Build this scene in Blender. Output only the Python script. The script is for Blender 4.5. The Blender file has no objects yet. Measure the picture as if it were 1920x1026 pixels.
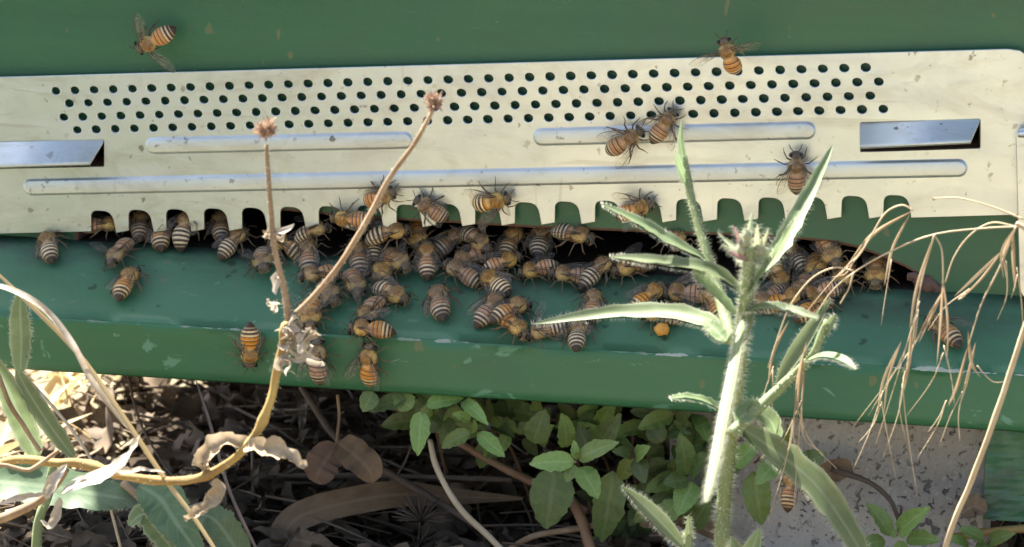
import bpy, bmesh, math, random
from mathutils import Vector, Matrix, noise
R = math.radians
rnd = random.Random(7)
MM = 0.001                       # everything below is worked out in millimetres
scene = bpy.context.scene
COL = scene.collection

# ------------------------------------------------------------------ camera
FPX = 5900.0                     # focal length in pixels of a 1920 px wide frame
DIST = 903.0
YAW, PITCH = R(13.0), R(14.0)
DV = Vector((-math.sin(YAW) * math.cos(PITCH), math.cos(YAW) * math.cos(PITCH), -math.sin(PITCH)))
RV = DV.cross(Vector((0, 0, 1))).normalized()
UV = RV.cross(DV).normalized()
CAM = -DV * DIST
cd = bpy.data.cameras.new('camera')
cd.sensor_width = 36.0
cd.lens = 36.0 * FPX / 1920.0
cd.clip_start = 0.02
cd.clip_end = 2000.0
cd.dof.use_dof = True
cd.dof.focus_distance = 0.870
cd.dof.aperture_fstop = 31.0
co = bpy.data.objects.new('camera', cd)
co.matrix_world = Matrix(((RV.x, UV.x, -DV.x, CAM.x * MM), (RV.y, UV.y, -DV.y, CAM.y * MM),
                          (RV.z, UV.z, -DV.z, CAM.z * MM), (0, 0, 0, 1)))
COL.objects.link(co)
scene.camera = co

# ------------------------------------------------------------------ sky, sun, exposure
SUN = Vector((-0.45, 0.27, 0.85)).normalized()          # towards the sun: behind the hive, a little left
elev = math.asin(SUN.z)
azim = math.atan2(SUN.x, SUN.y)
w = bpy.data.worlds.new('World')
scene.world = w
w.use_nodes = True
nt = w.node_tree
sky = nt.nodes.new('ShaderNodeTexSky')
sky.sky_type = 'NISHITA'
sky.sun_disc = False
sky.sun_elevation = elev
sky.sun_rotation = azim
sky.air_density = 0.8
sky.dust_density = 3.0
bg = nt.nodes['Background']
bg.inputs['Strength'].default_value = 0.07
nt.links.new(sky.outputs[0], bg.inputs['Color'])
sd = bpy.data.lights.new('sun', 'SUN')
sd.energy = 5.0
sd.angle = R(0.53)
sd.color = (1.0, 0.94, 0.84)
so = bpy.data.objects.new('sun', sd)
so.rotation_euler = SUN.to_track_quat('Z', 'Y').to_euler()
so.location = (0, 0, 2)
COL.objects.link(so)
scene.view_settings.view_transform = 'Standard'
scene.view_settings.look = 'None'
scene.view_settings.gamma = 1.0
scene.view_settings.exposure = 2.27
scene.cycles.max_bounces = 10
scene.cycles.transparent_max_bounces = 16

# ------------------------------------------------------------------ pixel rays (1920 x 1026 frame)
def ray(px, py):
    return (DV * FPX + RV * (px - 960.0) - UV * (py - 513.0)).normalized()
def onplane(px, py, p0, n):
    d = ray(px, py)
    t = (p0 - CAM).dot(n) / d.dot(n)
    return CAM + d * t
def aty(px, py, Y):
    return onplane(px, py, Vector((0, Y, 0)), Vector((0, 1, 0)))
def pxmm(p):                     # millimetres covered by one pixel at point p
    return (p - CAM).dot(DV) / FPX

# ------------------------------------------------------------------ object helpers
def tag(o, label=None, cat=None, group=None, kind=None):
    if label: o['label'] = label
    if cat: o['category'] = cat
    if group: o['group'] = group
    if kind: o['kind'] = kind
    return o
def empty(name, loc, label=None, cat=None, group=None):
    o = bpy.data.objects.new(name, None)
    o.empty_display_size = 0.01
    o.location = Vector(loc) * MM
    COL.objects.link(o)
    return tag(o, label, cat, group)
def addobj(name, me, parent=None):
    o = bpy.data.objects.new(name, me)
    COL.objects.link(o)
    if parent is not None:
        o.parent = parent
        off = Vector((0, 0, 0))
        p = parent
        while p is not None:
            off += Vector(p.location)
            p = p.parent
        o.location = -off
    return o

class MB:
    """collects geometry in millimetres (world axes) and links it as one mesh object"""
    def __init__(s):
        s.v = []; s.f = []; s.m = []; s.c = []; s.uv = []
        s.hascol = False
    def add(s, vs, fs, mat=0, col=None, uvs=None):
        b = len(s.v)
        s.v += [tuple(p) for p in vs]
        s.f += [tuple(i + b for i in f) for f in fs]
        s.m += [mat] * len(fs)
        if col is not None:
            s.hascol = True
            if isinstance(col, list): s.c += col
            else: s.c += [col] * len(vs)
        else:
            s.c += [(1, 1, 1)] * len(vs)
        s.uv += uvs if uvs is not None else [(0, 0)] * len(vs)
    def box(s, a, b, mat=0):
        x0, y0, z0 = a; x1, y1, z1 = b
        vs = [(x0, y0, z0), (x1, y0, z0), (x1, y1, z0), (x0, y1, z0), (x0, y0, z1), (x1, y0, z1), (x1, y1, z1), (x0, y1, z1)]
        s.add(vs, [(0, 3, 2, 1), (4, 5, 6, 7), (0, 1, 5, 4), (1, 2, 6, 5), (2, 3, 7, 6), (3, 0, 4, 7)], mat)
    def tube(s, path, rad, seg=7, mat=0, cap=True, col=None, uneven=0.0):
        n = len(path)
        if not isinstance(rad, (list, tuple)): rad = [rad] * n
        vs = []; fs = []
        t0 = (path[1] - path[0]).normalized()
        a = Vector((0, 0, 1)) if abs(t0.z) < 0.9 else Vector((1, 0, 0))
        nn = t0.cross(a).normalized()
        for i, p in enumerate(path):
            t = (path[min(i + 1, n - 1)] - path[max(i - 1, 0)])
            t = t.normalized() if t.length > 1e-9 else t0
            nn = (nn - t * nn.dot(t))
            nn = nn.normalized() if nn.length > 1e-6 else t.orthogonal().normalized()
            bb = t.cross(nn)
            for k in range(seg):
                an = 2 * math.pi * k / seg
                rr_ = rad[i]
                if uneven:
                    rr_ *= 1 + uneven * noise.noise(p * 0.16 + Vector((k * 1.7, 3, 1))) + uneven * 0.7 * noise.noise(Vector((k * 2.3, i * 0.05, 7)))
                vs.append(p + (nn * math.cos(an) + bb * math.sin(an)) * rr_)
        for i in range(n - 1):
            for k in range(seg):
                k2 = (k + 1) % seg
                fs.append((i * seg + k, i * seg + k2, (i + 1) * seg + k2, (i + 1) * seg + k))
        if cap:
            fs.append(tuple(range(seg - 1, -1, -1)))
            fs.append(tuple(range((n - 1) * seg, n * seg)))
        s.add(vs, fs, mat, col)
    def ribbon(s, path, wid, nrm, fold=0.25, wave=0.0, mat=0, twist=0.0, teeth=0.0, rg=rnd, crumple=0.0):
        """leaf blade: wid = half widths along the path, nrm = side the upper face looks at"""
        n = len(path)
        vs = []; fs = []; uvs = []
        ph = rg.random() * 6
        for i, p in enumerate(path):
            t = (path[min(i + 1, n - 1)] - path[max(i - 1, 0)]).normalized()
            N = nrm - t * nrm.dot(t)
            N = N.normalized() if N.length > 1e-4 else t.orthogonal().normalized()
            if twist:
                N = Matrix.Rotation(twist * i / (n - 1), 3, t) @ N
            sd_ = t.cross(N)
            for j, k in enumerate((-1, -0.55, 0, 0.55, 1)):
                w_ = wid[i]
                if teeth and abs(k) == 1:
                    w_ *= 1 + teeth * (noise.noise(Vector((i * 0.9 + ph * 5, k * 3, 1))) * 1.6 + 0.5 * math.sin(i * 2.1 + ph + k))
                wv = wave * 1.8 * noise.noise(Vector((i * 0.45 + ph * 7, k * 1.3, 4))) * abs(k)
                q = p + sd_ * (w_ * k) + N * (w_ * (fold * abs(k) ** 1.3 + wv))
                if crumple:
                    q = q + noise.noise_vector(q * 0.35) * crumple + noise.noise_vector(q * 1.1) * crumple * 0.4
                vs.append(q)
                uvs.append((k * 0.5 + 0.5, i / (n - 1)))
        for i in range(n - 1):
            for j in range(4):
                fs.append((i * 5 + j, i * 5 + j + 1, (i + 1) * 5 + j + 1, (i + 1) * 5 + j))
        s.add(vs, fs, mat, None, uvs)
    def hairs(s, path, rad, num, ln, wd=0.06, mat=0, rg=rnd, flat=None):
        n = len(path)
        for _ in range(num):
            f = rg.random() * (n - 1.001)
            i = int(f); u = f - i
            p = path[i].lerp(path[i + 1], u)
            r = rad[i] * (1 - u) + rad[i + 1] * u if isinstance(rad, (list, tuple)) else rad
            t = (path[i + 1] - path[i]).normalized()
            if flat is None:
                o = t.orthogonal().normalized()
                o = Matrix.Rotation(rg.random() * 6.2832, 3, t) @ o
            else:
                o = t.cross(flat).normalized() * rg.choice((-1, 1))
            d = (o + t * rg.uniform(-0.5, 0.5) + Vector((rg.uniform(-.3, .3), rg.uniform(-.3, .3), rg.uniform(-.3, .3)))).normalized()
            q = p + o * r * 0.95
            L = ln * rg.uniform(0.5, 1.2)
            sdv = d.cross(DV)
            sdv = sdv.normalized() * wd if sdv.length > 1e-3 else RV * wd
            s.add([q - sdv, q + sdv, q + d * L], [(0, 1, 2)], mat)
    def mesh(s, name, mats, smooth=True):
        me = bpy.data.meshes.new(name)
        me.from_pydata([(x * MM, y * MM, z * MM) for x, y, z in s.v], [], s.f)
        for m in (mats if isinstance(mats, (list, tuple)) else [mats]):
            me.materials.append(m)
        me.polygons.foreach_set('material_index', s.m)
        if smooth:
            me.polygons.foreach_set('use_smooth', [True] * len(s.f))
        if s.hascol:
            a = me.attributes.new('col', 'FLOAT_COLOR', 'POINT')
            a.data.foreach_set('color', [x for c in s.c for x in (c[0], c[1], c[2], 1.0)])
        ul = me.uv_layers.new(name='UVMap')
        li = [0] * len(me.loops)
        me.loops.foreach_get('vertex_index', li)
        ul.data.foreach_set('uv', [x for i in li for x in s.uv[i]])
        me.update()
        return me
    def build(s, name, mats, parent=None, smooth=True):
        return addobj(name, s.mesh(name, mats, smooth), parent)

def cr(pts, n):
    """Catmull-Rom through pts, n samples"""
    P = [pts[0] * 2 - pts[1]] + list(pts) + [pts[-1] * 2 - pts[-2]]
    out = []
    m = len(pts) - 1
    for i in range(n):
        f = i / (n - 1) * m
        k = min(int(f), m - 1)
        t = f - k
        a, b, c, d = P[k], P[k + 1], P[k + 2], P[k + 3]
        out.append(0.5 * ((2 * b) + (c - a) * t + (2 * a - 5 * b + 4 * c - d) * t * t + (3 * b - a - 3 * c + d) * t ** 3))
    return out
def pp(lst, Y=None):
    """pixel list -> points; entries (x, y) or (x, y, depth)"""
    return [aty(q[0], q[1], q[2] if len(q) > 2 else Y) for q in lst]
def lin(a, b, n):
    return [a + (b - a) * i / (n - 1) for i in range(n)]
def leafprof(n, w, p=0.8, q=1.0, tip=0.03):
    return [max(w * tip, w * (math.sin(math.pi * min(1, (i / (n - 1)) ** p)) ** q)) for i in range(n)]

# ------------------------------------------------------------------ materials
def newmat(name):
    m = bpy.data.materials.new(name)
    m.use_nodes = True
    return m, m.node_tree, m.node_tree.nodes['Principled BSDF']
def N(t, kind, **kw):
    n = t.nodes.new(kind)
    for k, v in kw.items():
        if k in n.inputs.keys() if isinstance(k, str) else False: n.inputs[k].default_value = v
        else: setattr(n, k, v)
    return n
def noise_fac(t, scale, detail=4, coord='Object', rough=0.55, stretch=None, dist=0.0):
    tc = t.nodes.new('ShaderNodeTexCoord')
    nz = t.nodes.new('ShaderNodeTexNoise')
    nz.inputs['Scale'].default_value = scale
    nz.inputs['Detail'].default_value = detail
    nz.inputs['Roughness'].default_value = rough
    nz.inputs['Distortion'].default_value = dist
    src = tc.outputs[coord]
    if stretch:
        mp = t.nodes.new('ShaderNodeMapping')
        mp.inputs['Scale'].default_value = stretch
        t.links.new(src, mp.inputs['Vector'])
        src = mp.outputs[0]
    t.links.new(src, nz.inputs['Vector'])
    return nz.outputs['Fac']
def ramp(t, fac, stops):
    r = t.nodes.new('ShaderNodeValToRGB')
    e = r.color_ramp.elements
    while len(e) < len(stops): e.new(0.5)
    for i, (p, c) in enumerate(stops):
        e[i].position = p
        e[i].color = (c[0], c[1], c[2], 1) if not isinstance(c, (int, float)) else (c, c, c, 1)
    t.links.new(fac, r.inputs['Fac'])
    return r.outputs['Color']
def mixc(t, fac, a, b, mode='MIX'):
    m = t.nodes.new('ShaderNodeMix')
    m.data_type = 'RGBA'
    m.blend_type = mode
    for s, v in ((m.inputs[0], fac), (m.inputs[6], a), (m.inputs[7], b)):
        if isinstance(v, (int, float)): s.default_value = v
        elif isinstance(v, tuple): s.default_value = (v[0], v[1], v[2], 1)
        else: t.links.new(v, s)
    return m.outputs[2]
def mth(t, op, a, b=None):
    m = t.nodes.new('ShaderNodeMath')
    m.operation = op
    for s, v in zip(m.inputs, (a, b)):
        if v is None: continue
        if isinstance(v, (int, float)): s.default_value = v
        else: t.links.new(v, s)
    return m.outputs[0]
def bump(t, b, fac, strength, dist):
    n = t.nodes.new('ShaderNodeBump')
    n.inputs['Strength'].default_value = strength
    n.inputs['Distance'].default_value = dist
    t.links.new(fac, n.inputs['Height'])
    t.links.new(n.outputs[0], b.inputs['Normal'])

def simple(name, c1, c2, scale, rough=0.6, transl=0.0, bmp=0.0, coord='Object', stretch=None, metallic=0.0, spec=0.5):
    m, t, b = newmat(name)
    f = noise_fac(t, scale, 5, coord, stretch=stretch)
    c = ramp(t, f, [(0.3, c1), (0.7, c2)])
    t.links.new(c, b.inputs['Base Color'])
    b.inputs['Roughness'].default_value = rough
    b.inputs['Metallic'].default_value = metallic
    b.inputs['Specular IOR Level'].default_value = spec
    if bmp: bump(t, b, f, bmp, 0.0006)
    if transl:
        tr = t.nodes.new('ShaderNodeBsdfTranslucent')
        t.links.new(c, tr.inputs['Color'])
        mx = t.nodes.new('ShaderNodeMixShader')
        mx.inputs[0].default_value = transl
        t.links.new(b.outputs[0], mx.inputs[1])
        t.links.new(tr.outputs[0], mx.inputs[2])
        t.links.new(mx.outputs[0], t.nodes['Material Output'].inputs['Surface'])
    return m

def paint_mat(name, uvwear):
    m, t, b = newmat(name)
    brush = noise_fac(t, 55, 5, 'Object', 0.6, (0.12, 1, 1))
    fine = noise_fac(t, 420, 3)
    broad = noise_fac(t, 14, 3)
    k_ = 1.22 if uvwear else 0.95
    c = ramp(t, brush, [(0.25, (0.026 * k_, 0.118 * k_, 0.050 * k_)), (0.75, (0.040 * k_, 0.152 * k_, 0.066 * k_))])
    c = mixc(t, ramp(t, broad, [(0.35, 0.0), (0.7, 0.35)]), c, (0.028, 0.10, 0.062))
    scr = ramp(t, noise_fac(t, 120, 4, 'Object', 0.6, (0.5, 1.0, 6.0), 0.8), [(0.70, 0.0), (0.73, 1.0)])
    c = mixc(t, mth(t, 'MULTIPLY', scr, 0.34 if uvwear else 0.2), c, (0.20, 0.33, 0.25))
    speck = ramp(t, noise_fac(t, 300, 2, 'Object', 0.4), [(0.745, 0.0), (0.77, 1.0)])
    c = mixc(t, mth(t, 'MULTIPLY', speck, 0.5), c, (0.22, 0.36, 0.27))
    grime = ramp(t, noise_fac(t, 26, 6, 'Object', 0.7, (0.7, 1, 1.3), 0.8), [(0.5, 0.0), (0.75, 0.4)])
    c = mixc(t, grime, c, (0.055, 0.085, 0.055))
    drop = ramp(t, noise_fac(t, 170, 2, 'Object', 0.45, (1, 1, 0.6)), [(0.735, 0.0), (0.755, 1.0)])
    c = mixc(t, mth(t, 'MULTIPLY', drop, 0.45), c, (0.20, 0.17, 0.07))
    if uvwear:
        uv = t.nodes.new('ShaderNodeUVMap'); uv.uv_map = 'UVMap'
        sx = t.nodes.new('ShaderNodeSeparateXYZ')
        t.links.new(uv.outputs[0], sx.inputs[0])
        v = sx.outputs['Y']                      # 0 back edge, 1 the front arris, 2 lower arris
        # bare streaks along the arris
        near = mth(t, 'SUBTRACT', 1.0, mth(t, 'MULTIPLY', mth(t, 'ABSOLUTE', mth(t, 'SUBTRACT', v, 1.0)), 22.0))
        streak = mth(t, 'ADD', mth(t, 'MULTIPLY', noise_fac(t, 150, 4, 'Object', 0.6, (0.35, 1, 1)), 0.6), mth(t, 'MULTIPLY', noise_fac(t, 520, 3, 'Object', 0.6, (0.5, 1, 1)), 0.4))
        gate = ramp(t, noise_fac(t, 23, 2), [(0.47, 0.0), (0.53, 1.0)])
        chip = mth(t, 'GREATER_THAN', mth(t, 'ADD', streak, mth(t, 'MULTIPLY', near, 0.13)), 0.62)
        chip = mth(t, 'MULTIPLY', mth(t, 'MULTIPLY', chip, mth(t, 'GREATER_THAN', near, 0.0)), gate)
        c = mixc(t, mth(t, 'MULTIPLY', chip, 0.85), c, (0.42, 0.46, 0.40))
        # scuffs on the front face
        front = mth(t, 'GREATER_THAN', v, 1.02)
        sc = mth(t, 'MULTIPLY', ramp(t, noise_fac(t, 75, 5, 'Object', 0.62, (1, 1, 1.6), 1.2), [(0.635, 0.0), (0.675, 1.0)]), front)
        c = mixc(t, mth(t, 'MULTIPLY', sc, 0.6), c, (0.16, 0.36, 0.24))
        # pale tint painted over the upper face, standing in for sky light
        sky_tint = mth(t, 'MULTIPLY', ramp(t, noise_fac(t, 35, 5, 'Object', 0.6), [(0.25, 0.10), (0.75, 0.26)]), mth(t, 'LESS_THAN', v, 0.975))
        c = mixc(t, sky_tint, c, (0.23, 0.40, 0.27))
        # propolis and trodden dirt by the entrance
        back = ramp(t, v, [(0.12, 1.0), (0.62, 0.0)])
        dirt = mth(t, 'MULTIPLY', ramp(t, noise_fac(t, 60, 5, 'Object', 0.6, (0.5, 1, 1)), [(0.40, 0.0), (0.60, 1.0)]), back)
        c = mixc(t, mth(t, 'MULTIPLY', dirt, 0.75), c, (0.050, 0.050, 0.045))
        spots = mth(t, 'MULTIPLY', ramp(t, noise_fac(t, 210, 2, 'Object', 0.4), [(0.70, 0.0), (0.73, 1.0)]), mth(t, 'LESS_THAN', v, 0.98))
        c = mixc(t, mth(t, 'MULTIPLY', spots, 0.6), c, (0.022, 0.03, 0.025))
    t.links.new(c, b.inputs['Base Color'])
    rr = ramp(t, broad, [(0.3, 0.34), (0.7, 0.5)])
    t.links.new(rr, b.inputs['Roughness'])
    hb = mth(t, 'ADD', mth(t, 'MULTIPLY', brush, 0.8), mth(t, 'MULTIPLY', fine, 0.25))
    bump(t, b, hb, 0.55, 0.0006)
    return m
M_paint = paint_mat('green_paint', False)
M_board = paint_mat('worn_green_paint', True)
M_wood = simple('bare_wood', (0.10, 0.055, 0.035), (0.19, 0.11, 0.075), 60, 0.75, bmp=0.4, stretch=(0.2, 1, 1))
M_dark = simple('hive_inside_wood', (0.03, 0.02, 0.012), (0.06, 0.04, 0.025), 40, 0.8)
M_roof = simple('roof_sheet', (0.35, 0.35, 0.34), (0.5, 0.5, 0.48), 20, 0.5, metallic=0.6)

def metal_mat(name='galvanised_steel', ra=0.30, rb=0.46):
    m, t, b = newmat(name)
    big = noise_fac(t, 16, 4)
    c = ramp(t, big, [(0.3, (0.61, 0.675, 0.675)), (0.7, (0.70, 0.765, 0.765))])
    grain = noise_fac(t, 130, 4, 'Object', 0.6, (0.25, 1, 1))
    c = mixc(t, ramp(t, grain, [(0.45, 0.0), (0.75, 0.25)]), c, (0.52, 0.50, 0.45))
    vz = t.nodes.new('ShaderNodeTexVoronoi'); vz.inputs['Scale'].default_value = 210
    tcz = t.nodes.new('ShaderNodeTexCoord'); t.links.new(tcz.outputs['Object'], vz.inputs['Vector'])
    spang = t.nodes.new('ShaderNodeSeparateColor'); t.links.new(vz.outputs['Color'], spang.inputs[0])
    c = mixc(t, mth(t, 'MULTIPLY', spang.outputs[0], 0.16), c, (0.50, 0.51, 0.50))
    smear = ramp(t, noise_fac(t, 38, 6, 'Object', 0.7, (0.6, 1, 1.4), 1.5), [(0.48, 0.0), (0.72, 0.55)])
    c = mixc(t, smear, c, (0.40, 0.38, 0.32))
    sp = ramp(t, noise_fac(t, 330, 3, 'Object', 0.5), [(0.64, 0.0), (0.69, 1.0)])
    gate = ramp(t, noise_fac(t, 26, 2), [(0.40, 0.0), (0.62, 1.0)])
    c = mixc(t, mth(t, 'MULTIPLY', mth(t, 'MULTIPLY', sp, gate), 0.7), c, (0.16, 0.14, 0.11))
    sp2 = ramp(t, noise_fac(t, 200, 4, 'Object', 0.55), [(0.70, 0.0), (0.73, 1.0)])
    c = mixc(t, mth(t, 'MULTIPLY', sp2, 0.75), c, (0.10, 0.085, 0.07))
    t.links.new(c, b.inputs['Base Color'])
    b.inputs['Metallic'].default_value = 0.95
    t.links.new(ramp(t, grain, [(0.3, ra), (0.8, rb)]), b.inputs['Roughness'])
    sc1 = ramp(t, noise_fac(t, 260, 3, 'Object', 0.5, (0.06, 1, 1.0), 0.3), [(0.66, 0.0), (0.70, 1.0)])
    sc2 = ramp(t, noise_fac(t, 190, 3, 'Object', 0.5, (1.2, 1, 0.12), 0.5), [(0.68, 0.0), (0.72, 1.0)])
    c = mixc(t, mth(t, 'MULTIPLY', mth(t, 'MAXIMUM', sc1, sc2), 0.35), c, (0.40, 0.39, 0.35))
    t.links.new(c, b.inputs['Base Color'])
    bump(t, b, mth(t, 'ADD', mth(t, 'ADD', big, mth(t, 'MULTIPLY', smear, 0.25)), mth(t, 'MULTIPLY', grain, 0.12)), 0.5, 0.0008)
    return m
M_metal = metal_mat()
M_tab = metal_mat('dull_bent_steel', 0.45, 0.6)

def concrete_mat():
    m, t, b = newmat('speckled_concrete')
    f = noise_fac(t, 45, 6, 'Object', 0.65)
    c = ramp(t, f, [(0.3, (0.40, 0.375, 0.335)), (0.7, (0.56, 0.53, 0.48))])
    c = mixc(t, ramp(t, noise_fac(t, 14, 5, 'Object', 0.65), [(0.45, 0.0), (0.7, 0.5)]), c, (0.20, 0.17, 0.13))
    pit = ramp(t, noise_fac(t, 430, 2, 'Object', 0.5, None, 0.6), [(0.61, 0.0), (0.66, 1.0)])
    pg = ramp(t, noise_fac(t, 70, 3), [(0.36, 0.25), (0.6, 1.0)])
    c = mixc(t, mth(t, 'MULTIPLY', mth(t, 'MULTIPLY', pit, pg), 0.85), c, (0.085, 0.08, 0.08))
    pit2 = ramp(t, noise_fac(t, 900, 3, 'Object', 0.6), [(0.60, 0.0), (0.66, 1.0)])
    c = mixc(t, mth(t, 'MULTIPLY', pit2, 0.5), c, (0.14, 0.13, 0.125))
    pale = ramp(t, noise_fac(t, 700, 2, 'Object', 0.5), [(0.62, 0.0), (0.68, 1.0)])
    c = mixc(t, mth(t, 'MULTIPLY', pale, 0.5), c, (0.55, 0.53, 0.51))
    t.links.new(c, b.inputs['Base Color'])
    b.inputs['Roughness'].default_value = 0.85
    bump(t, b, mth(t, 'SUBTRACT', f, pit), 0.8, 0.001)
    return m
M_conc = concrete_mat()

def ground_mat():
    m, t, b = newmat('soil_and_straw')
    f = noise_fac(t, 90, 8, 'Object', 0.7)
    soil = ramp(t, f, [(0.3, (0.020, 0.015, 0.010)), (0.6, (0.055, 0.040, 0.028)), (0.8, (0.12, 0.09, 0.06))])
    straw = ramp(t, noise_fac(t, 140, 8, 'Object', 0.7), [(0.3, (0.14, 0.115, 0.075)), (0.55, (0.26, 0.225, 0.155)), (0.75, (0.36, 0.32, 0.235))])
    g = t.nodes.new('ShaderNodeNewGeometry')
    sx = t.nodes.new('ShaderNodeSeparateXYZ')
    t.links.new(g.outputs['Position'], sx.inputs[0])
    # darker tone in a ragged-edged box over the hive's footprint, straw tone elsewhere
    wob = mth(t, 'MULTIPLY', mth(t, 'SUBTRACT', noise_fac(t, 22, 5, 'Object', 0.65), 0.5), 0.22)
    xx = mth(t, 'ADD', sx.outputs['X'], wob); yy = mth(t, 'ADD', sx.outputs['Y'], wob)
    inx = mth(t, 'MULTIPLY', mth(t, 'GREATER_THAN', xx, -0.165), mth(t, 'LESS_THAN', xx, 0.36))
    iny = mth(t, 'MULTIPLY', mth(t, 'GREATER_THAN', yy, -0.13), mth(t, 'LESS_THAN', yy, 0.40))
    t.links.new(mixc(t, mth(t, 'MULTIPLY', inx, iny), straw, soil), b.inputs['Base Color'])  # soil is the darker tone inside the footprint box
    b.inputs['Roughness'].default_value = 0.95
    b.inputs['Specular IOR Level'].default_value = 0.15
    bump(t, b, f, 0.8, 0.003)
    return m
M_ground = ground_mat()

def leaf_mat(name, c1, c2, rib, transl=0.3, rough=0.5, scale=90, vein=True):
    m, t, b = newmat(name)
    c = ramp(t, noise_fac(t, scale, 5), [(0.3, c1), (0.7, c2)])
    uv = t.nodes.new('ShaderNodeUVMap'); uv.uv_map = 'UVMap'
    sx = t.nodes.new('ShaderNodeSeparateXYZ')
    t.links.new(uv.outputs[0], sx.inputs[0])
    d = mth(t, 'ABSOLUTE', mth(t, 'SUBTRACT', sx.outputs['X'], 0.5))
    mid = ramp(t, d, [(0.03, 1.0), (0.08, 0.0)])
    c = mixc(t, mth(t, 'MULTIPLY', mid, 0.7), c, rib)
    if not vein:
        rim = ramp(t, d, [(0.36, 0.0), (0.5, 1.0)])
        c = mixc(t, mth(t, 'MULTIPLY', rim, 0.55), c, (0.48, 0.52, 0.38))
    blem = ramp(t, noise_fac(t, 420, 3, 'Object', 0.6), [(0.63, 0.0), (0.68, 1.0)])
    gat = ramp(t, noise_fac(t, 60, 2), [(0.45, 0.0), (0.6, 1.0)])
    c = mixc(t, mth(t, 'MULTIPLY', mth(t, 'MULTIPLY', blem, gat), 0.55), c, (0.16, 0.11, 0.04))
    pal = ramp(t, noise_fac(t, 150, 6, 'Object', 0.7), [(0.45, 0.0), (0.75, 0.4)])
    c = mixc(t, pal, c, rib)
    if vein:
        ws = mth(t, 'FRACT', mth(t, 'MULTIPLY', mth(t, 'SUBTRACT', sx.outputs['Y'], mth(t, 'MULTIPLY', d, 0.35)), 8.0))
        vv = ramp(t, mth(t, 'ABSOLUTE', mth(t, 'SUBTRACT', ws, 0.5)), [(0.0, 1.0), (0.09, 0.0)])
        c = mixc(t, mth(t, 'MULTIPLY', vv, 0.35), c, rib)
        bump(t, b, mth(t, 'MAXIMUM', mid, vv), -0.5, 0.0005)
    oi = t.nodes.new('ShaderNodeObjectInfo')
    hs = t.nodes.new('ShaderNodeHueSaturation')
    t.links.new(mth(t, 'ADD', 0.7, mth(t, 'MULTIPLY', oi.outputs['Random'], 0.6)), hs.inputs['Value'])
    t.links.new(mth(t, 'ADD', 0.483, mth(t, 'MULTIPLY', oi.outputs['Random'], 0.03)), hs.inputs['Hue'])
    t.links.new(c, hs.inputs['Color'])
    c = hs.outputs[0]
    t.links.new(c, b.inputs['Base Color'])
    b.inputs['Roughness'].default_value = rough
    tr = t.nodes.new('ShaderNodeBsdfTranslucent')
    t.links.new(c, tr.inputs['Color'])
    mx = t.nodes.new('ShaderNodeMixShader')
    mx.inputs[0].default_value = transl
    t.links.new(b.outputs[0], mx.inputs[1])
    t.links.new(tr.outputs[0], mx.inputs[2])
    t.links.new(mx.outputs[0], t.nodes['Material Output'].inputs['Surface'])
    return m
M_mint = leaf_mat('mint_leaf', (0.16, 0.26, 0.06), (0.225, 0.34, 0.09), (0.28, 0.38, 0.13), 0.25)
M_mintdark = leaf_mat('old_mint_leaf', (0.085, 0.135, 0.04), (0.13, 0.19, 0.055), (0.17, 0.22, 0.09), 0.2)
M_pbract = leaf_mat('pale_bract', (0.36, 0.42, 0.24), (0.50, 0.55, 0.36), (0.6, 0.62, 0.45), 0.4, 0.6, vein=False)
M_added_weed = simple('added_low_weeds', (0.03, 0.06, 0.018), (0.06, 0.10, 0.03), 30, 0.6)
M_hairy = leaf_mat('hairy_leaf', (0.16, 0.23, 0.10), (0.21, 0.29, 0.14), (0.33, 0.40, 0.25), 0.35, 0.6, vein=False)
M_broad = leaf_mat('broad_leaf', (0.075, 0.13, 0.065), (0.115, 0.18, 0.09), (0.20, 0.27, 0.16), 0.25, 0.55)
M_stem = simple('hairy_stem', (0.19, 0.25, 0.11), (0.27, 0.33, 0.16), 60, 0.6, 0.2)
M_hair = simple('plant_hair', (0.62, 0.64, 0.50), (0.75, 0.75, 0.62), 100, 0.6, 0.45)
M_pink = simple('pink_bract', (0.32, 0.14, 0.17), (0.45, 0.28, 0.26), 200, 0.6, 0.3)
M_drystem = simple('dry_stem', (0.20, 0.125, 0.07), (0.40, 0.29, 0.18), 160, 0.8, 0.08, 0.6, stretch=(1, 1, 0.3))
M_yellow = simple('yellowing_stem', (0.26, 0.16, 0.05), (0.44, 0.32, 0.11), 95, 0.75, 0.1, 0.6, stretch=(0.5, 1, 1))
M_straw = simple('straw_blade', (0.46, 0.35, 0.17), (0.60, 0.48, 0.27), 50, 0.6, 0.3)
M_pale = simple('bleached_leaf', (0.38, 0.31, 0.22), (0.66, 0.61, 0.53), 170, 0.8, 0.35, 0.8, stretch=(1, 0.4, 1))
M_tan = simple('curled_tan_leaf', (0.30, 0.225, 0.14), (0.54, 0.44, 0.31), 190, 0.8, 0.3, 0.8, stretch=(1, 0.4, 1))
M_seed = simple('seed_bract', (0.20, 0.10, 0.065), (0.60, 0.45, 0.34), 420, 0.65, 0.25)
M_oat = simple('dry_oat', (0.40, 0.29, 0.18), (0.54, 0.43, 0.29), 120, 0.6, 0.4)
M_awn = simple('oat_awn', (0.42, 0.33, 0.21), (0.56, 0.46, 0.31), 120, 0.6, 0.1)
M_brown = leaf_mat('dead_leaf', (0.16, 0.10, 0.055), (0.27, 0.18, 0.10), (0.30, 0.21, 0.13), 0.15, 0.75)
M_litter = simple('leaf_litter', (0.06, 0.045, 0.03), (0.21, 0.155, 0.10), 70, 0.85, 0.05)
M_twig = simple('twig_bark', (0.075, 0.055, 0.04), (0.16, 0.12, 0.09), 90, 0.85, bmp=0.5)
M_redstalk = simple('brown_stalk', (0.17, 0.09, 0.045), (0.27, 0.16, 0.09), 70, 0.7)

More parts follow.
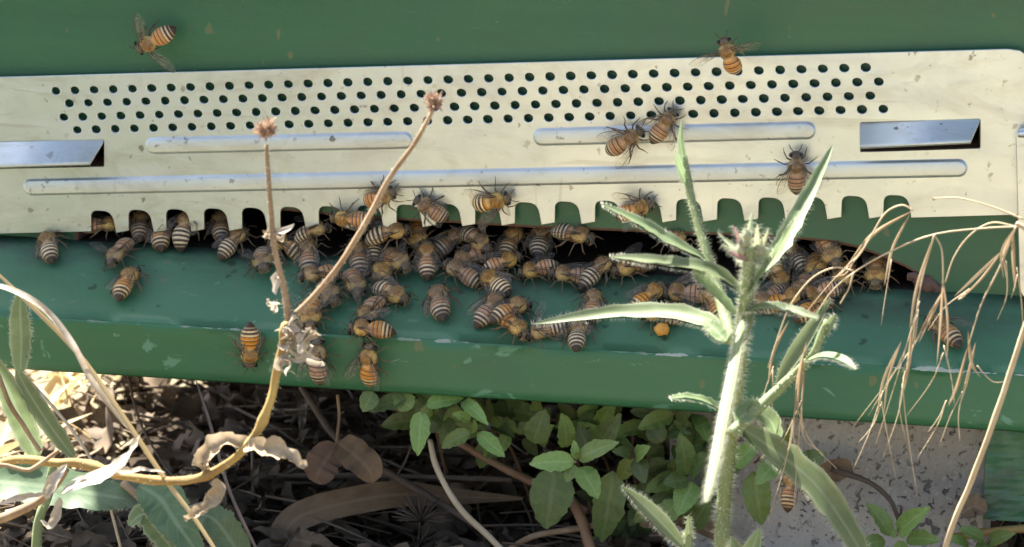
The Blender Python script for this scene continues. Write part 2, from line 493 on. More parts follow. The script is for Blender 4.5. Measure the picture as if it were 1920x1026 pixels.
def bee_mat():
    m, t, b = newmat('bee_body')
    a = t.nodes.new('ShaderNodeAttribute'); a.attribute_name = 'col'
    oi = t.nodes.new('ShaderNodeObjectInfo')
    hs = t.nodes.new('ShaderNodeHueSaturation')
    t.links.new(mth(t, 'ADD', 0.85, mth(t, 'MULTIPLY', oi.outputs['Random'], 0.6)), hs.inputs['Value'])
    t.links.new(mth(t, 'ADD', 0.8, mth(t, 'MULTIPLY', oi.outputs['Random'], 0.3)), hs.inputs['Saturation'])
    f = noise_fac(t, 1500, 3)
    t.links.new(a.outputs['Color'], hs.inputs['Color'])
    c = mixc(t, ramp(t, f, [(0.3, 0.25), (0.6, 0.0)]), hs.outputs[0], (0.03, 0.02, 0.012))
    t.links.new(c, b.inputs['Base Color'])
    b.inputs['Roughness'].default_value = 0.5
    b.inputs['Sheen Weight'].default_value = 0.35
    b.inputs['Sheen Roughness'].default_value = 0.4
    b.inputs['Sheen Tint'].default_value = (0.9, 0.75, 0.5, 1)
    bump(t, b, f, 0.5, 0.0002)
    return m
M_bee = bee_mat()
M_eye = simple('bee_eye', (0.012, 0.009, 0.007), (0.02, 0.015, 0.012), 100, 0.22)
M_beehair = simple('bee_hair', (0.42, 0.28, 0.10), (0.62, 0.48, 0.25), 900, 0.6, 0.35)
M_pollen = simple('pollen', (0.60, 0.26, 0.03), (0.72, 0.38, 0.08), 800, 0.7, bmp=0.5)
M_vein = simple('wing_vein', (0.05, 0.035, 0.02), (0.09, 0.06, 0.035), 100, 0.5)
def wing_mat():
    m, t, b = newmat('wing_membrane')
    b.inputs['Base Color'].default_value = (0.50, 0.45, 0.38, 1)
    b.inputs['Roughness'].default_value = 0.25
    tr = t.nodes.new('ShaderNodeBsdfTransparent')
    tr.inputs['Color'].default_value = (0.95, 0.93, 0.89, 1)
    uv = t.nodes.new('ShaderNodeTexCoord')
    vo = t.nodes.new('ShaderNodeTexVoronoi')
    vo.feature = 'DISTANCE_TO_EDGE'
    vo.inputs['Scale'].default_value = 620
    t.links.new(uv.outputs['Object'], vo.inputs['Vector'])
    vein = ramp(t, vo.outputs['Distance'], [(0.015, 0.20), (0.05, 0.06)])
    mx = t.nodes.new('ShaderNodeMixShader')
    t.links.new(vein, mx.inputs[0])
    t.links.new(tr.outputs[0], mx.inputs[1])
    t.links.new(b.outputs[0], mx.inputs[2])
    t.links.new(mx.outputs[0], t.nodes['Material Output'].inputs['Surface'])
    return m
M_wing = wing_mat()

# ------------------------------------------------------------------ ground
GZ = -92.0
def gheight(x, y):
    h = GZ
    h += 6 * noise.noise(Vector((x * 0.02, y * 0.02, 1.7))) + 3.5 * noise.noise(Vector((x * 0.07, y * 0.07, 5.1)))
    h += 1.6 * noise.noise(Vector((x * 0.22, y * 0.22, 9.3)))
    f = min(1, max(0, (-60 - y) / 150.0))
    h -= 22 * f
    return h
def axis(lo, hi, step, far):
    a = [lo + i * step for i in range(int((hi - lo) / step) + 1)]
    s_ = step
    l = a[0]; pre = []
    while l > -far:
        s_ *= 1.35; l -= s_; pre.append(l)
    s_ = step; h = a[-1]; post = []
    while h < far:
        s_ *= 1.35; h += s_; post.append(h)
    return pre[::-1] + a + post
gx = axis(-330, 330, 5.5, 3.0e5); gy = axis(-320, 460, 5.5, 3.0e5)
mb = MB()
gv = [(x, y, gheight(x, y) if max(abs(x), abs(y)) < 3000 else GZ - 22) for y in gy for x in gx]
nx = len(gx)
gf = [(j * nx + i, j * nx + i + 1, (j + 1) * nx + i + 1, (j + 1) * nx + i) for j in range(len(gy) - 1) for i in range(nx - 1)]
mb.add(gv, gf)
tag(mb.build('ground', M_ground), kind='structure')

# ------------------------------------------------------------------ 2D outlines with holes -> solid sheet
def sheet(loops, thick, bevel=0.0, ymid=0.0):
    """loops of (X, Z) in mm; returns mesh (metres) of a sheet in the XZ plane, thickness along Y"""
    cu = bpy.data.curves.new('tmp', 'CURVE')
    cu.dimensions = '2D'
    cu.fill_mode = 'BOTH'
    cu.extrude = thick / 2 - bevel
    cu.bevel_depth = bevel
    cu.bevel_resolution = 1
    for lp in loops:
        sp = cu.splines.new('POLY')
        sp.points.add(len(lp) - 1)
        for q, (a, b) in zip(sp.points, lp): q.co = (a, b, 0, 1)
        sp.use_cyclic_u = True
    ob = bpy.data.objects.new('tmp', cu)
    COL.objects.link(ob)
    dg = bpy.context.evaluated_depsgraph_get()
    me = bpy.data.meshes.new_from_object(ob.evaluated_get(dg))
    bpy.data.objects.remove(ob)
    bpy.data.curves.remove(cu)
    for v in me.vertices:
        x, y, z = v.co
        v.co = (x * MM, (z + ymid) * MM, y * MM)
    me.flip_normals()
    me.update()
    return me
def xz(px, py, Y):
    p = aty(px, py, Y)
    return (p.x, p.z)
def rounded(poly, r, n=5):
    """round the corners of a closed 2D polygon; r = radius or list"""
    out = []
    m = len(poly)
    for i in range(m):
        rr = r[i] if isinstance(r, (list, tuple)) else r
        p = Vector(poly[i]); a = Vector(poly[i - 1]); b = Vector(poly[(i + 1) % m])
        if rr <= 0:
            out.append(tuple(p)); continue
        da = (a - p); db = (b - p)
        k = min(rr, da.length * 0.48, db.length * 0.48)
        p0 = p + da.normalized() * k; p1 = p + db.normalized() * k
        for j in range(n + 1):
            t = j / n
            out.append(tuple(p0 * (1 - t) ** 2 + p * 2 * t * (1 - t) + p1 * t * t))
    return out

# ------------------------------------------------------------------ the hive
hive = empty('beehive', (80, 200, GZ), 'green painted wooden beehive with a perforated metal entrance plate', 'beehive')
HX0, HX1, HTOP, HDEEP = -216.0, 335.0, 200.0, 380.0
WY = 3.2                                            # front of the hive wall
# board geometry first (its lines run at an angle to the plate)
B0 = aty(-160, 432, WY - 0.4); B1 = aty(2080, 566, WY - 0.4)
bu = (B1 - B0).normalized()
SL = R(27)
bw = Vector((0, -math.cos(SL), -math.sin(SL))); bw = (bw - bu * bw.dot(bu)).normalized()
bn = bu.cross(bw); bn = -bn if bn.z < 0 else bn     # normal of the board's top
C0 = onplane(-160, 583.5, B0, bn); C1 = onplane(2080, 713.5, B0, bn)
# square up: crease parallel in 3D through its ends
fnrm = Vector((0, -1, -0.12)); fnrm = (fnrm - bu * fnrm.dot(bu)).normalized()   # normal of the planed front edge
E0 = onplane(-160, 679.5, C0, fnrm); E1 = onplane(2080, 820, C0, fnrm)
mid_c = (C0 + C1) / 2

entr = [(140, 400), (160, 384), (230, 374), (406, 380), (551, 392), (622, 399), (768, 410), (842, 413), (992, 422),
        (1144, 428), (1370, 437), (1500, 444), (1560, 450), (1610, 461), (1655, 477), (1700, 497), (1737, 519), (1757, 543), (1757, 556), (140, 458)]
wl = [(HX0, B0.z - 9), (HX1, B1.z - 12), (HX1, HTOP), (HX0, HTOP)]
ent2 = [xz(a, b, WY) for a, b in entr]
# close the bottom of the opening below the board
tabL = [xz(-60, 258, WY), xz(200, 258, WY), xz(200, 318, WY), xz(-60, 322, WY)]
tabR = [xz(1606, 226, WY), xz(1842, 218, WY), xz(1842, 284, WY), xz(1606, 290, WY)]
me = sheet([wl, ent2, tabL, tabR], 20, 1.0, WY + 10)
me.materials.append(M_paint); me.materials.append(M_wood)
for p in me.polygons:
    p.material_index = 0 if abs(p.normal.y) > 0.97 and p.center.y < 0.006 or p.center.z > 0.195 else 1
addobj('front_wall', me, hive)
mb = MB()
mb.box((HX0 + 26, WY + 20.01, B0.z - 9), (HX0 + 46, HDEEP, HTOP)); o = mb.build('side_wall', M_paint, hive, False)
mb = MB()
mb.box((HX1 - 20, WY + 20.01, B1.z - 12), (HX1, HDEEP, HTOP)); mb.build('side_wall', M_paint, hive, False)
mb = MB()
mb.box((HX0 + 26, HDEEP + .01, -30), (HX1, HDEEP + 20, HTOP)); mb.build('back_wall', M_paint, hive, False)
mb = MB()   # inner liner: dark wax-stained wood
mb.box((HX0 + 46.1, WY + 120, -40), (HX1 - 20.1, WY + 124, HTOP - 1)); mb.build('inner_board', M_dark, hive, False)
mb = MB()
mb.box((HX0 - 20, -22, HTOP + 0.01), (HX1 + 20, HDEEP + 40, HTOP + 18)); mb.build('roof', M_roof, hive, False)
# floor, following the lie of the landing board's back edge
mb = MB()
f0 = B0.copy(); f1 = B1.copy()
sl = (f1.z - f0.z) / (f1.x - f0.x)
def bz(x): return f0.z + sl * (x - f0.x)
a, b = HX0 + 26, HX1 - 0.2
y0, y1 = WY + 0.5, HDEEP - .1
vs = [(a, y0, bz(a) - 8), (b, y0, bz(b) - 8), (b, y1, bz(b) - 8), (a, y1, bz(a) - 8),
      (a, y0, bz(a) - 0.3), (b, y0, bz(b) - 0.3), (b, y1, bz(b) - 0.3), (a, y1, bz(a) - 0.3)]
mb.add(vs, [(0, 3, 2, 1), (4, 5, 6, 7), (0, 1, 5, 4), (1, 2, 6, 5), (2, 3, 7, 6), (3, 0, 4, 7)])
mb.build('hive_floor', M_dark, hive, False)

# landing board: profile swept along its length, arrises worn, UV: x mm along, y = 0 back .. 1 front arris .. 2 lower arris
mb = MB()
nseg = 150
prof = []
for k in range(9): prof.append(('t', k / 8 * 0.985, 0))
for k in range(4): prof.append(('r', k / 3, 0))
for k in range(7): prof.append(('f', 0.03 + k / 6 * 0.94, 0))
prof.append(('b', 0, 0)); prof.append(('b', 1, 0))
vs = []; uvs = []
for i in range(nseg + 1):
    u = i / nseg
    b_ = B0.lerp(B1, u); c_ = C0.lerp(C1, u); e_ = E0.lerp(E1, u)
    x_ = u * 340
    for kd, a, _ in prof:
        if kd == 't':
            p = b_.lerp(c_, a); v = a
            p = p + bn * (0.25 * noise.noise(Vector((x_ * 0.05, a * 3, 2))))
        elif kd == 'r':
            pa = b_.lerp(c_, 0.985); pb = c_.lerp(e_, 0.025)
            t_ = a * 0.98 + 0.01
            p = pa * (1 - t_) ** 2 + c_ * 2 * t_ * (1 - t_) + pb * t_ * t_; v = 0.985 + a * 0.045
            p = p - (bn + fnrm) * (0.16 * math.sin(math.pi * a) * (0.6 + noise.noise(Vector((x_ * 0.1, 1, 7)))))
        elif kd == 'f':
            p = c_.lerp(e_, a); v = 1.035 + a * 0.9
            p = p + fnrm * (0.25 * noise.noise(Vector((x_ * 0.06, a * 2, 12))))
        else:
            q = e_ - bn * 0.5 - fnrm * 0.7 if a == 0 else b_ - bn * 14
            p = q; v = 2.0 + a
        vs.append(p); uvs.append((x_, v))
m_ = len(prof)
fs = [(i * m_ + k, (i + 1) * m_ + k, (i + 1) * m_ + k + 1, i * m_ + k + 1) for i in range(nseg) for k in range(m_ - 1)]
fs += [(i * m_ + m_ - 1, (i + 1) * m_ + m_ - 1, (i + 1) * m_, i * m_) for i in range(nseg)]
fs += [tuple(range(m_)), tuple(nseg * m_ + k for k in range(m_ - 1, -1, -1))]
mb.add(vs, fs, 0, None, uvs)
mb.build('landing_board', M_board, hive)

# propolis lump and splinter where the opening meets the board
mb = MB()
for (px, py, r) in ((1742, 538, 2.4), (1728, 530, 1.9), (1756, 545, 1.8), (1714, 519, 1.4), (1736, 525, 1.5)):
    p = aty(px, py, WY - 0.3)
    ring = []
    for a in range(5):
        ph = (a + 0.5) / 5 * math.pi / 2
        for k in range(10):
            th = k / 10 * 6.2832
            rr = r * math.cos(ph) * (1 + 0.7 * noise.noise(Vector((px * .1 + a, k * 0.9, 3))))
            ring.append(p + Vector((rr * math.cos(th) * 1.3, -r * 0.25 * math.sin(ph), rr * math.sin(th))))
    mb.add(ring, [(a * 10 + k, a * 10 + (k + 1) % 10, (a + 1) * 10 + (k + 1) % 10, (a + 1) * 10 + k) for a in range(4) for k in range(10)] + [tuple(40 + k for k in range(10))])
M_prop = simple('propolis', (0.05, 0.022, 0.018), (0.12, 0.06, 0.045), 300, 0.35, bmp=0.4)
mb.build('propolis_seal', M_prop, hive)

# foot of the hive stand, right
mb = MB()
fx0 = aty(1846, 900, -8).x
zt = aty(1880, 808, -8).z; zb = aty(1880, 976, -8).z
nxx, nzz = 26, 26
vs = []
for j in range(nzz + 1):
    for i in range(nxx + 1):
        x = fx0 + 60 * i / nxx; z = zb + (zt + 6 - zb) * j / nzz
        vs.append((x, -8 - 0.9 * noise.noise(Vector((x * 0.09, z * 0.5, 3))) - 0.5 * noise.noise(Vector((x * 0.4, z * 0.4, 8))), z))
fs = [(j * (nxx + 1) + i, j * (nxx + 1) + i + 1, (j + 1) * (nxx + 1) + i + 1, (j + 1) * (nxx + 1) + i) for j in range(nzz) for i in range(nxx)]
mb.add(vs, fs)
mb.box((fx0, -7.2, zb - 0.01), (fx0 + 60, 90, zt + 6))
mb.build('stand_foot', M_board, hive, False)

# entrance plate ---------------------------------------------------------
PT = 1.2                                          # sheet thickness, front face at Y = 0
def P2(px, py): return xz(px, py, 0.0)
top = [(-150, 150), (1870, 93.3), (1926, 91.7), (1932, 404)]
slots = []
NS = 21
xs0, xs1 = xz(190, 395, 0), xz(1680, 366, 0)
bl, br_ = P2(-150, 441), P2(1932, 401.5)
def bot(px_x):                                    # lower edge height at plate X
    t = (px_x - bl[0]) / (br_[0] - bl[0])
    return bl[1] + (br_[1] - bl[1]) * t
outline = [P2(-150, 150)]
# lower edge from left to right with the scallops
outline.append((bl[0], bl[1]))
lean = 0.075
for i in range(NS):
    t = i / (NS - 1)
    cx = xs0[0] + (xs1[0] - xs0[0]) * t
    zt_ = xs0[1] + (xs1[1] - xs0[1]) * t
    zb_ = bot(cx)
    h = zt_ - zb_
    sl_ = rounded([(cx - 3.55 + lean * h * .2, zb_ - 0.0), (cx - 3.55, zt_), (cx + 3.35, zt_), (cx + 4.2 + lean * h * .6, zb_)], [0.0, 2.5, 3.2, 0.0], 7)
    outline += sl_
outline.append((br_[0], br_[1]))
outline += [P2(1930, 125), P2(1925, 105), P2(1912, 96), P2(1890, 93)]
holes = []
rows = [((104.6, 170.7), (1623.2, 126.8)), ((129.8, 194.0), (1647.7, 153.3)), ((119.3, 220.0), (1631.6, 179.6)), ((144.6, 243.8), (1656.1, 204.6))]
hr = random.Random(3)
for (pa, pb) in rows:
    A = Vector(P2(*pa)); B = Vector(P2(*pb))
    for i in range(41):
        c = A.lerp(B, i / 40)
        lp = []
        r1, r2 = 1.36 * hr.uniform(0.96, 1.04) * 1.13, 1.3 * hr.uniform(0.95, 1.05)
        for k in range(18):
            an = k / 18 * 6.2832
            x, z = r1 * math.cos(an), r2 * math.sin(an)
            lp.append((c.x + x * 0.98 + z * 0.17, c.y + z * 0.98 - x * 0.17))
        holes.append(lp)
tabs = [[P2(-80, 266), P2(196, 261), P2(196, 313), P2(-80, 319)], [P2(1612, 229), P2(1839, 222), P2(1839, 279), P2(1612, 286)]]
me = sheet([outline] + holes + [rounded(t_, 0.5, 2) for t_ in tabs], PT, 0.18, PT / 2)
me.materials.append(M_metal)
plate = addobj('entrance_plate', me, hive)
def ridge(pa, pb, hh, R_):
    A = Vector(P2(*pa)); B = Vector(P2(*pb))
    ex = (B - A).normalized(); ez = Vector((-ex.y, ex.x))
    pr = [(0.0, 0.02), (0.18, 0.10), (0.36, 0.42), (0.55, 0.78), (0.75, 0.96), (1.0, 1.04), (R_ * 0.7, 1.12), (R_ * 0.98, 1.15)]
    vs = []; n = 12
    for d, h in pr:
        r = R_ - d
        for k in range(n + 1):
            an = math.pi / 2 + math.pi * k / n
            q = A + ex * (r * math.cos(an)) + ez * (r * math.sin(an)); vs.append((q.x, -h * hh, q.y))
        for k in range(n + 1):
            an = -math.pi / 2 + math.pi * k / n
            q = B + ex * (r * math.cos(an)) + ez * (r * math.sin(an)); vs.append((q.x, -h * hh, q.y))
    L = 2 * n + 2
    fs = [(i * L + k, i * L + (k + 1) % L, (i + 1) * L + (k + 1) % L, (i + 1) * L + k) for i in range(len(pr) - 1) for k in range(L)]
    fs.append(tuple((len(pr) - 1) * L + k for k in range(L)))
    m = MB(); m.add(vs, fs)
    m.build('pressed_ridge', M_tab, plate)
ridge((288, 273.5), (759, 263), 0.8, 2.55)
ridge((1016, 257), (1513, 244.5), 0.8, 2.6)
ridge((59, 351), (1797, 315), 0.8, 2.6)
def tab(q):
    """bent-out louvre: hinge along the top, lower edge forward"""
    (a, b, c, d) = q                              # top-left, top-right (plate plane), bottom-right, bottom-left (forward)
    A = aty(a[0], a[1], 0.3); B = aty(b[0], b[1], 0.3)
    C = aty(c[0], c[1], -6.5); D = aty(d[0], d[1], -6.5)
    n = (B - A).cross(D - A).normalized(); n = -n if n.y > 0 else n
    vs = []; nn = 8
    for j in range(nn + 1):
        t = j / nn
        l = A.lerp(D, t); r = B.lerp(C, t)
        sag = n * (0.12 * math.sin(math.pi * t))
        vs += [l + sag, r + sag, l + sag - n * 0.9, r + sag - n * 0.9]
    fs = []
    for j in range(nn):
        o = j * 4; p = o + 4
        fs += [(o, o + 1, p + 1, p), (o + 2, p + 2, p + 3, o + 3), (o, p, p + 2, o + 2), (o + 1, o + 3, p + 3, p + 1)]
    fs += [(nn * 4, nn * 4 + 1, nn * 4 + 3, nn * 4 + 2)]
    m = MB(); m.add(vs, fs)
    m.build('louvre_tab', M_tab, plate)
tab(((-78, 267), (195, 262), (167, 307), (-78, 314)))
tab(((1613, 229.5), (1838, 222.5), (1819, 266), (1612, 276)))
# side slide of a second plate at the right edge
sl_ = rounded([xz(1906, 243, -4), xz(1975, 240, -4), xz(1975, 566, -4), xz(1914, 560, -4)], [2.4, 1, 1, 3.5], 6)
me = sheet([sl_], 1.4, 0.3, -3.6)
me.materials.append(M_metal)
addobj('side_slide', me, hive)
mb = MB()
p0 = aty(1909, 252, -5.0); p1 = aty(1975, 250, -5.0)
mb.tube([p0, p0.lerp(p1, .3), p1], [0.9, 1.1, 1.1], 10)
mb.build('rolled_edge', M_metal, hive)

# ------------------------------------------------------------------ concrete block
bx0 = aty(1255, 900, 2).x; bx1 = fx0 - 0.8
zt = aty(1500, 760, 2).z; 
mb = MB()
vs = []; nxx, nzz = 70, 30
for j in range(nzz + 1):
    for i in range(nxx + 1):
        x = bx0 + (bx1 - bx0) * i / nxx; z = GZ - 12 + (zt - GZ + 12) * j / nzz
        e = 0.7 * noise.noise(Vector((x * .12, 0, z * .12))) + 0.5 * noise.noise(Vector((x * .5, 2, z * .5)))
        vs.append((x, 2 + e, z))
fs = [(j * (nxx + 1) + i, j * (nxx + 1) + i + 1, (j + 1) * (nxx + 1) + i + 1, (j + 1) * (nxx + 1) + i) for j in range(nzz) for i in range(nxx)]
mb.add(vs, fs)
mb.box((bx0, 4.0, GZ - 12), (bx1, 120, zt))
tag(mb.build('concrete_block', M_conc, None, False), 'pinkish grey speckled concrete block under the right half of the hive', 'block')

# ------------------------------------------------------------------ bees
def lerp3(a, b, t): return tuple(a[i] + (b[i] - a[i]) * t for i in range(3))
PROF = [(6.25, .15, .12, 1.75), (6.15, .75, .6, 1.8), (5.9, 1.3, 1.0, 1.95), (5.5, 1.72, 1.3, 2.15), (5.1, 1.8, 1.42, 2.3), (4.75, 1.55, 1.25, 2.4), (4.45, .85, .75, 2.45),
        (4.25, .8, .8, 2.5), (4.0, 1.35, 1.3, 2.6), (3.6, 1.8, 1.72, 2.7), (3.0, 2.1, 2.0, 2.8), (2.3, 2.2, 2.1, 2.82), (1.6, 2.1, 2.0, 2.75), (1.0, 1.75, 1.65, 2.6), (.6, 1.45, 1.4, 2.5),
        (.3, 1.2, 1.2, 2.4), (.05, 1.3, 1.25, 2.35), (-.25, 1.75, 1.6, 2.3), (-.7, 1.95, 1.75, 2.3), (-1.4, 2.22, 1.98, 2.28), (-2.3, 2.36, 2.1, 2.25), (-3.3, 2.32, 2.05, 2.2), (-4.2, 2.12, 1.88, 2.12), (-5.1, 1.75, 1.55, 2.02),
        (-5.9, 1.28, 1.12, 1.93), (-6.5, .8, .7, 1.86), (-6.9, .35, .3, 1.82), (-7.05, .04, .04, 1.8)]
def prof_at(x):
    for a, b in zip(PROF, PROF[1:]):
        if a[0] >= x >= b[0]:
            t = (a[0] - x) / (a[0] - b[0])
            return [a[i] + (b[i] - a[i]) * t for i in range(1, 4)]
    return list(PROF[-1][1:])
BX = [-.2, -1.25, -2.35, -3.4, -4.4, -5.35, -7.1]         # tergite limits
def bee_colour(x, up, style, nz):
    if x > 4.4:
        c = (0.085, 0.062, 0.036) if up > 0.2 else (0.15, 0.12, 0.08)
        return lerp3(c, (0.26, 0.20, 0.11), max(0, nz) * 0.9)
    if x > 0.3:
        rim = abs((x - 2.3) / 2.0) ** 2
        top = max(0, up - 0.35) / 0.65
        c = lerp3((0.58, 0.39, 0.13), (0.20, 0.095, 0.022), max(0, min(1, top * 1.6 - rim * 1.0)))
        return lerp3(c, (0.62, 0.48, 0.24), max(0, nz) * 0.6)
    k = 0
    while k < 5 and x < BX[k + 1]: k += 1
    f = (BX[k] - x) / (BX[k] - BX[k + 1])
    namber = {'orange': 3, 'striped': 1, 'dark': 2, 'pink': 3}[style]
    amber = {'orange': (0.52, 0.21, 0.035), 'striped': (0.48, 0.23, 0.06), 'dark': (0.34, 0.15, 0.04), 'pink': (0.48, 0.24, 0.11)}[style]
    cream = {'orange': (0.66, 0.48, 0.25), 'striped': (0.70, 0.55, 0.32), 'dark': (0.48, 0.34, 0.18), 'pink': (0.62, 0.46, 0.29)}[style]
    black = (0.042, 0.023, 0.012)
    if k >= 5: return lerp3(black, cream, 0.45 if f < 0.18 else 0.0)
    if k < namber:
        c = amber if f < 0.82 else black
        if f < 0.2: c = lerp3(amber, cream, 0.5)
        if 0.72 < f < 0.84: c = lerp3(amber, black, (f - 0.72) / 0.12)
    else:
        c = cream if f < 0.46 else black
        if 0.40 < f < 0.55: c = lerp3(cream, black, (f - 0.4) / 0.15)
    if up < -0.2: c = lerp3(c, (0.16, 0.10, 0.05), 0.6)
    return c
def bend(x, curl, side):
    """centre-line offset and angle of the abdomen behind the waist"""
    if x >= 0: return Vector((x, 0, 0)), 0.0, 0.0
    s_ = -x; L = 7.05
    px = py = pz = 0.0
    n = 8
    for i in range(n):
        t = (i + 0.5) / n * s_ / L
        a = curl * t; b = side * t
        px -= s_ / n * math.cos(a) * math.cos(b); pz -= s_ / n * math.sin(a); py += s_ / n * math.sin(b)
    return Vector((px, py, pz)), curl * s_ / L, side * s_ / L
LEGSET = {
 'stand': [((3.3, 1.1, 1.2), (4.3, 2.6, 2.2), (5.1, 3.2, .9), (6.1, 3.7, .1)),
           ((2.3, 1.3, 1.1), (2.4, 3.4, 2.4), (2.1, 4.5, .9), (2.3, 5.6, .1)),
           ((1.4, 1.2, 1.1), (.2, 3.0, 2.5), (-1.3, 3.9, 1.1), (-3.0, 4.5, .1))],
 'reach': [((3.3, 1.1, 1.2), (4.5, 2.4, 1.9), (5.7, 2.9, .9), (6.8, 3.1, .1)),
           ((2.3, 1.3, 1.1), (2.7, 3.4, 2.2), (2.9, 4.5, .9), (3.4, 5.7, .1)),
           ((1.4, 1.2, 1.1), (.1, 3.1, 2.5), (-.9, 4.4, 1.2), (-2.2, 5.5, .1))],
 'hang':  [((3.3, 1.1, 1.2), (3.9, 2.2, .6), (4.0, 2.6, -.9), (4.3, 2.7, -2.0)),
           ((2.3, 1.3, 1.1), (2.3, 2.7, .5), (1.9, 3.1, -1.3), (1.6, 3.2, -2.6)),
           ((1.4, 1.2, 1.1), (.4, 2.3, .6), (-.9, 2.8, -1.2), (-2.0, 2.9, -2.6))]}
def bee_body(style, curl=0.25, side=0.0, legs='stand', seed=1):
    m = MB(); rg = random.Random(seed)
    xs = [PROF[0][0]]
    for a, b in zip(PROF, PROF[1:]):
        n = max(1, int(round((a[0] - b[0]) / 0.16))) if b[0] < 0.1 else max(1, int(round((a[0] - b[0]) / 0.3)))
        xs += [a[0] + (b[0] - a[0]) * (i + 1) / n for i in range(n)]
    seg = 18; vs = []; cols = []
    for x in xs:
        ry, rz, zc = prof_at(x)
        if x < -.3:
            k = 0
            while k < 5 and x < BX[k + 1]: k += 1
            f = (BX[k] - x) / (BX[k] - BX[k + 1])
            s_ = 1 + 0.045 * (f - 0.5)
            ry *= s_; rz *= s_
        o, ac, asd = bend(x, curl, side)
        for j in range(seg):
            an = 2 * math.pi * j / seg
            y = ry * math.cos(an); z = rz * math.sin(an)
            if x > 4.4 and z > 0: z *= 1.05
            nz_ = noise.noise(Vector((x * 2.1, y * 2.1 + seed, z * 2.1)))
            w_ = 0.06 * nz_ if .3 < x < 4.4 else 0
            q = Vector((-z * math.sin(ac) if x < 0 else 0, y * (1 + w_), z * math.cos(ac) * (1 + w_) if x < 0 else z * (1 + w_)))
            p = o + q + Vector((0, 0, zc))
            if x < 0 and asd: p.x += -y * math.sin(asd)
            vs.append(p); cols.append(bee_colour(x, math.sin(an), style, nz_))
    n = len(xs)
    fs = [(i * seg + j, i * seg + (j + 1) % seg, (i + 1) * seg + (j + 1) % seg, (i + 1) * seg + j) for i in range(n - 1) for j in range(seg)]
    m.add(vs, fs, 0, cols)
    for sgn in (-1, 1):                                   # eyes, antennae, legs
        c = Vector((5.35, sgn * 1.35, 2.45)); ev = []; 
        for a in range(7):
            ph = math.pi * a / 6
            for k in range(10):
                th = 6.2832 * k / 10
                ev.append(c + Vector((math.sin(ph) * math.cos(th) * .55, math.sin(ph) * math.sin(th) * .62, math.cos(ph) * 1.1)))
        m.add(ev, [(a * 10 + k, a * 10 + (k + 1) % 10, (a + 1) * 10 + (k + 1) % 10, (a + 1) * 10 + k) for a in range(6) for k in range(10)], 1, (0, 0, 0))
        ac_ = (0.045, 0.03, 0.018)
        m.tube([Vector((6.0, sgn * .4, 2.3)), Vector((6.8, sgn * .9, 3.0)), Vector((7.4, sgn * 1.4, 2.6)), Vector((8.2, sgn * 1.8, 1.9))], [.11, .11, .13, .10], 5, 0, True, ac_)
        for li, L in enumerate(LEGSET[legs]):
            j_ = [Vector((q[0] + rg.uniform(-.25, .25) * (i > 0), sgn * q[1] + rg.uniform(-.3, .3) * (i > 0), q[2])) for i, q in enumerate(L)]
            dk = (0.10, 0.062, 0.032)
            wid = (.26, .27, .22, .32, .16, .09) if li == 2 else (.22, .22, .17, .18, .13, .07)
            m.tube([j_[0], j_[1], j_[1].lerp(j_[2], .12), j_[2], j_[2].lerp(j_[3], .2), j_[3]], list(wid), 6, 0, True, dk)
    return m.mesh('bee_body', [M_bee, M_eye])
def bee_hair_mesh(curl, side, seed):
    m = MB(); rg = random.Random(seed)
    def spot(x, an, L, lean):
        ry, rz, zc = prof_at(x)
        o, ac, asd = bend(x, curl, side)
        nv = Vector((0, math.cos(an), math.sin(an)))
        p = o + Vector((0, ry * math.cos(an), rz * math.sin(an) + zc))
        d = (nv + Vector((lean, rg.uniform(-.3, .3), rg.uniform(-.3, .3)))).normalized()
        sd_ = d.cross(Vector((1, rg.uniform(-.5, .5), .3))).normalized() * 0.05
        m.add([p - sd_, p + sd_, p + d * L], [(0, 1, 2)])
    for _ in range(520):
        x_ = rg.uniform(.4, 4.3); an_ = rg.uniform(-.5, 3.64)
        if abs(an_ - 1.571) < .75 and 1.1 < x_ < 3.6 and rg.random() < .8: continue
        spot(x_, an_, rg.uniform(.35, .8), rg.uniform(-.6, .3))
    for _ in range(90): spot(rg.uniform(4.6, 6.0), rg.uniform(0, 6.28), rg.uniform(.25, .45), .2)
    for _ in range(170):
        k = rg.randrange(0, 6)
        spot(BX[k] - rg.uniform(.05, .45), rg.choice((rg.uniform(-.6, .5), rg.uniform(2.6, 3.7), rg.uniform(0, 3.14))), rg.uniform(.22, .42), -.7)
    return m.mesh('bee_hair', M_beehair)
def wing_mesh(L, W, hind=False):
    m = MB()
    up = [(0, .12), (.15, .2), (.4, .32), (.65, .36), (.85, .3), (.96, .16), (1, 0)]
    dn = [(0, -.1), (.15, -.28), (.4, -.5), (.65, -.62), (.85, -.52), (.96, -.25)]
    vs = []; 
    for (a, b), (c, d) in zip(up, dn + [(1, 0)]):
        for t in (0, .33, .66, 1):
            x = a + (c - a) * t; y = b + (d - b) * t
            vs.append(Vector((-x * L, y * W, 0.25 * math.sin(x * 3) + 0.10 * math.sin(t * 9 + x * 8))))
    fs = [(i * 4 + k, i * 4 + k + 1, (i + 1) * 4 + k + 1, (i + 1) * 4 + k) for i in range(len(up) - 1) for k in range(3)]
    m.add(vs, fs, 0)
    edge = [Vector((-a * L, b * W, 0.25 * math.sin(a * 3))) for a, b in up]
    m.tube(edge, [.13, .12, .10, .08, .07, .05, .03], 4, 1)
    m.tube([Vector((0, 0, .05)), Vector((-.4 * L, -.02 * W, .3)), Vector((-.75 * L, -.2 * W, .25))], [.09, .06, .03], 4, 1)
    m.tube([Vector((-.1 * L, -.05 * W, .1)), Vector((-.4 * L, -.25 * W, .3)), Vector((-.65 * L, -.5 * W, .25))], [.07, .05, .03], 4, 1)
    return m.mesh('bee_wing', [M_wing, M_vein])
FORE = wing_mesh(9.0, 3.1); HIND = wing_mesh(6.4, 2.5, True)
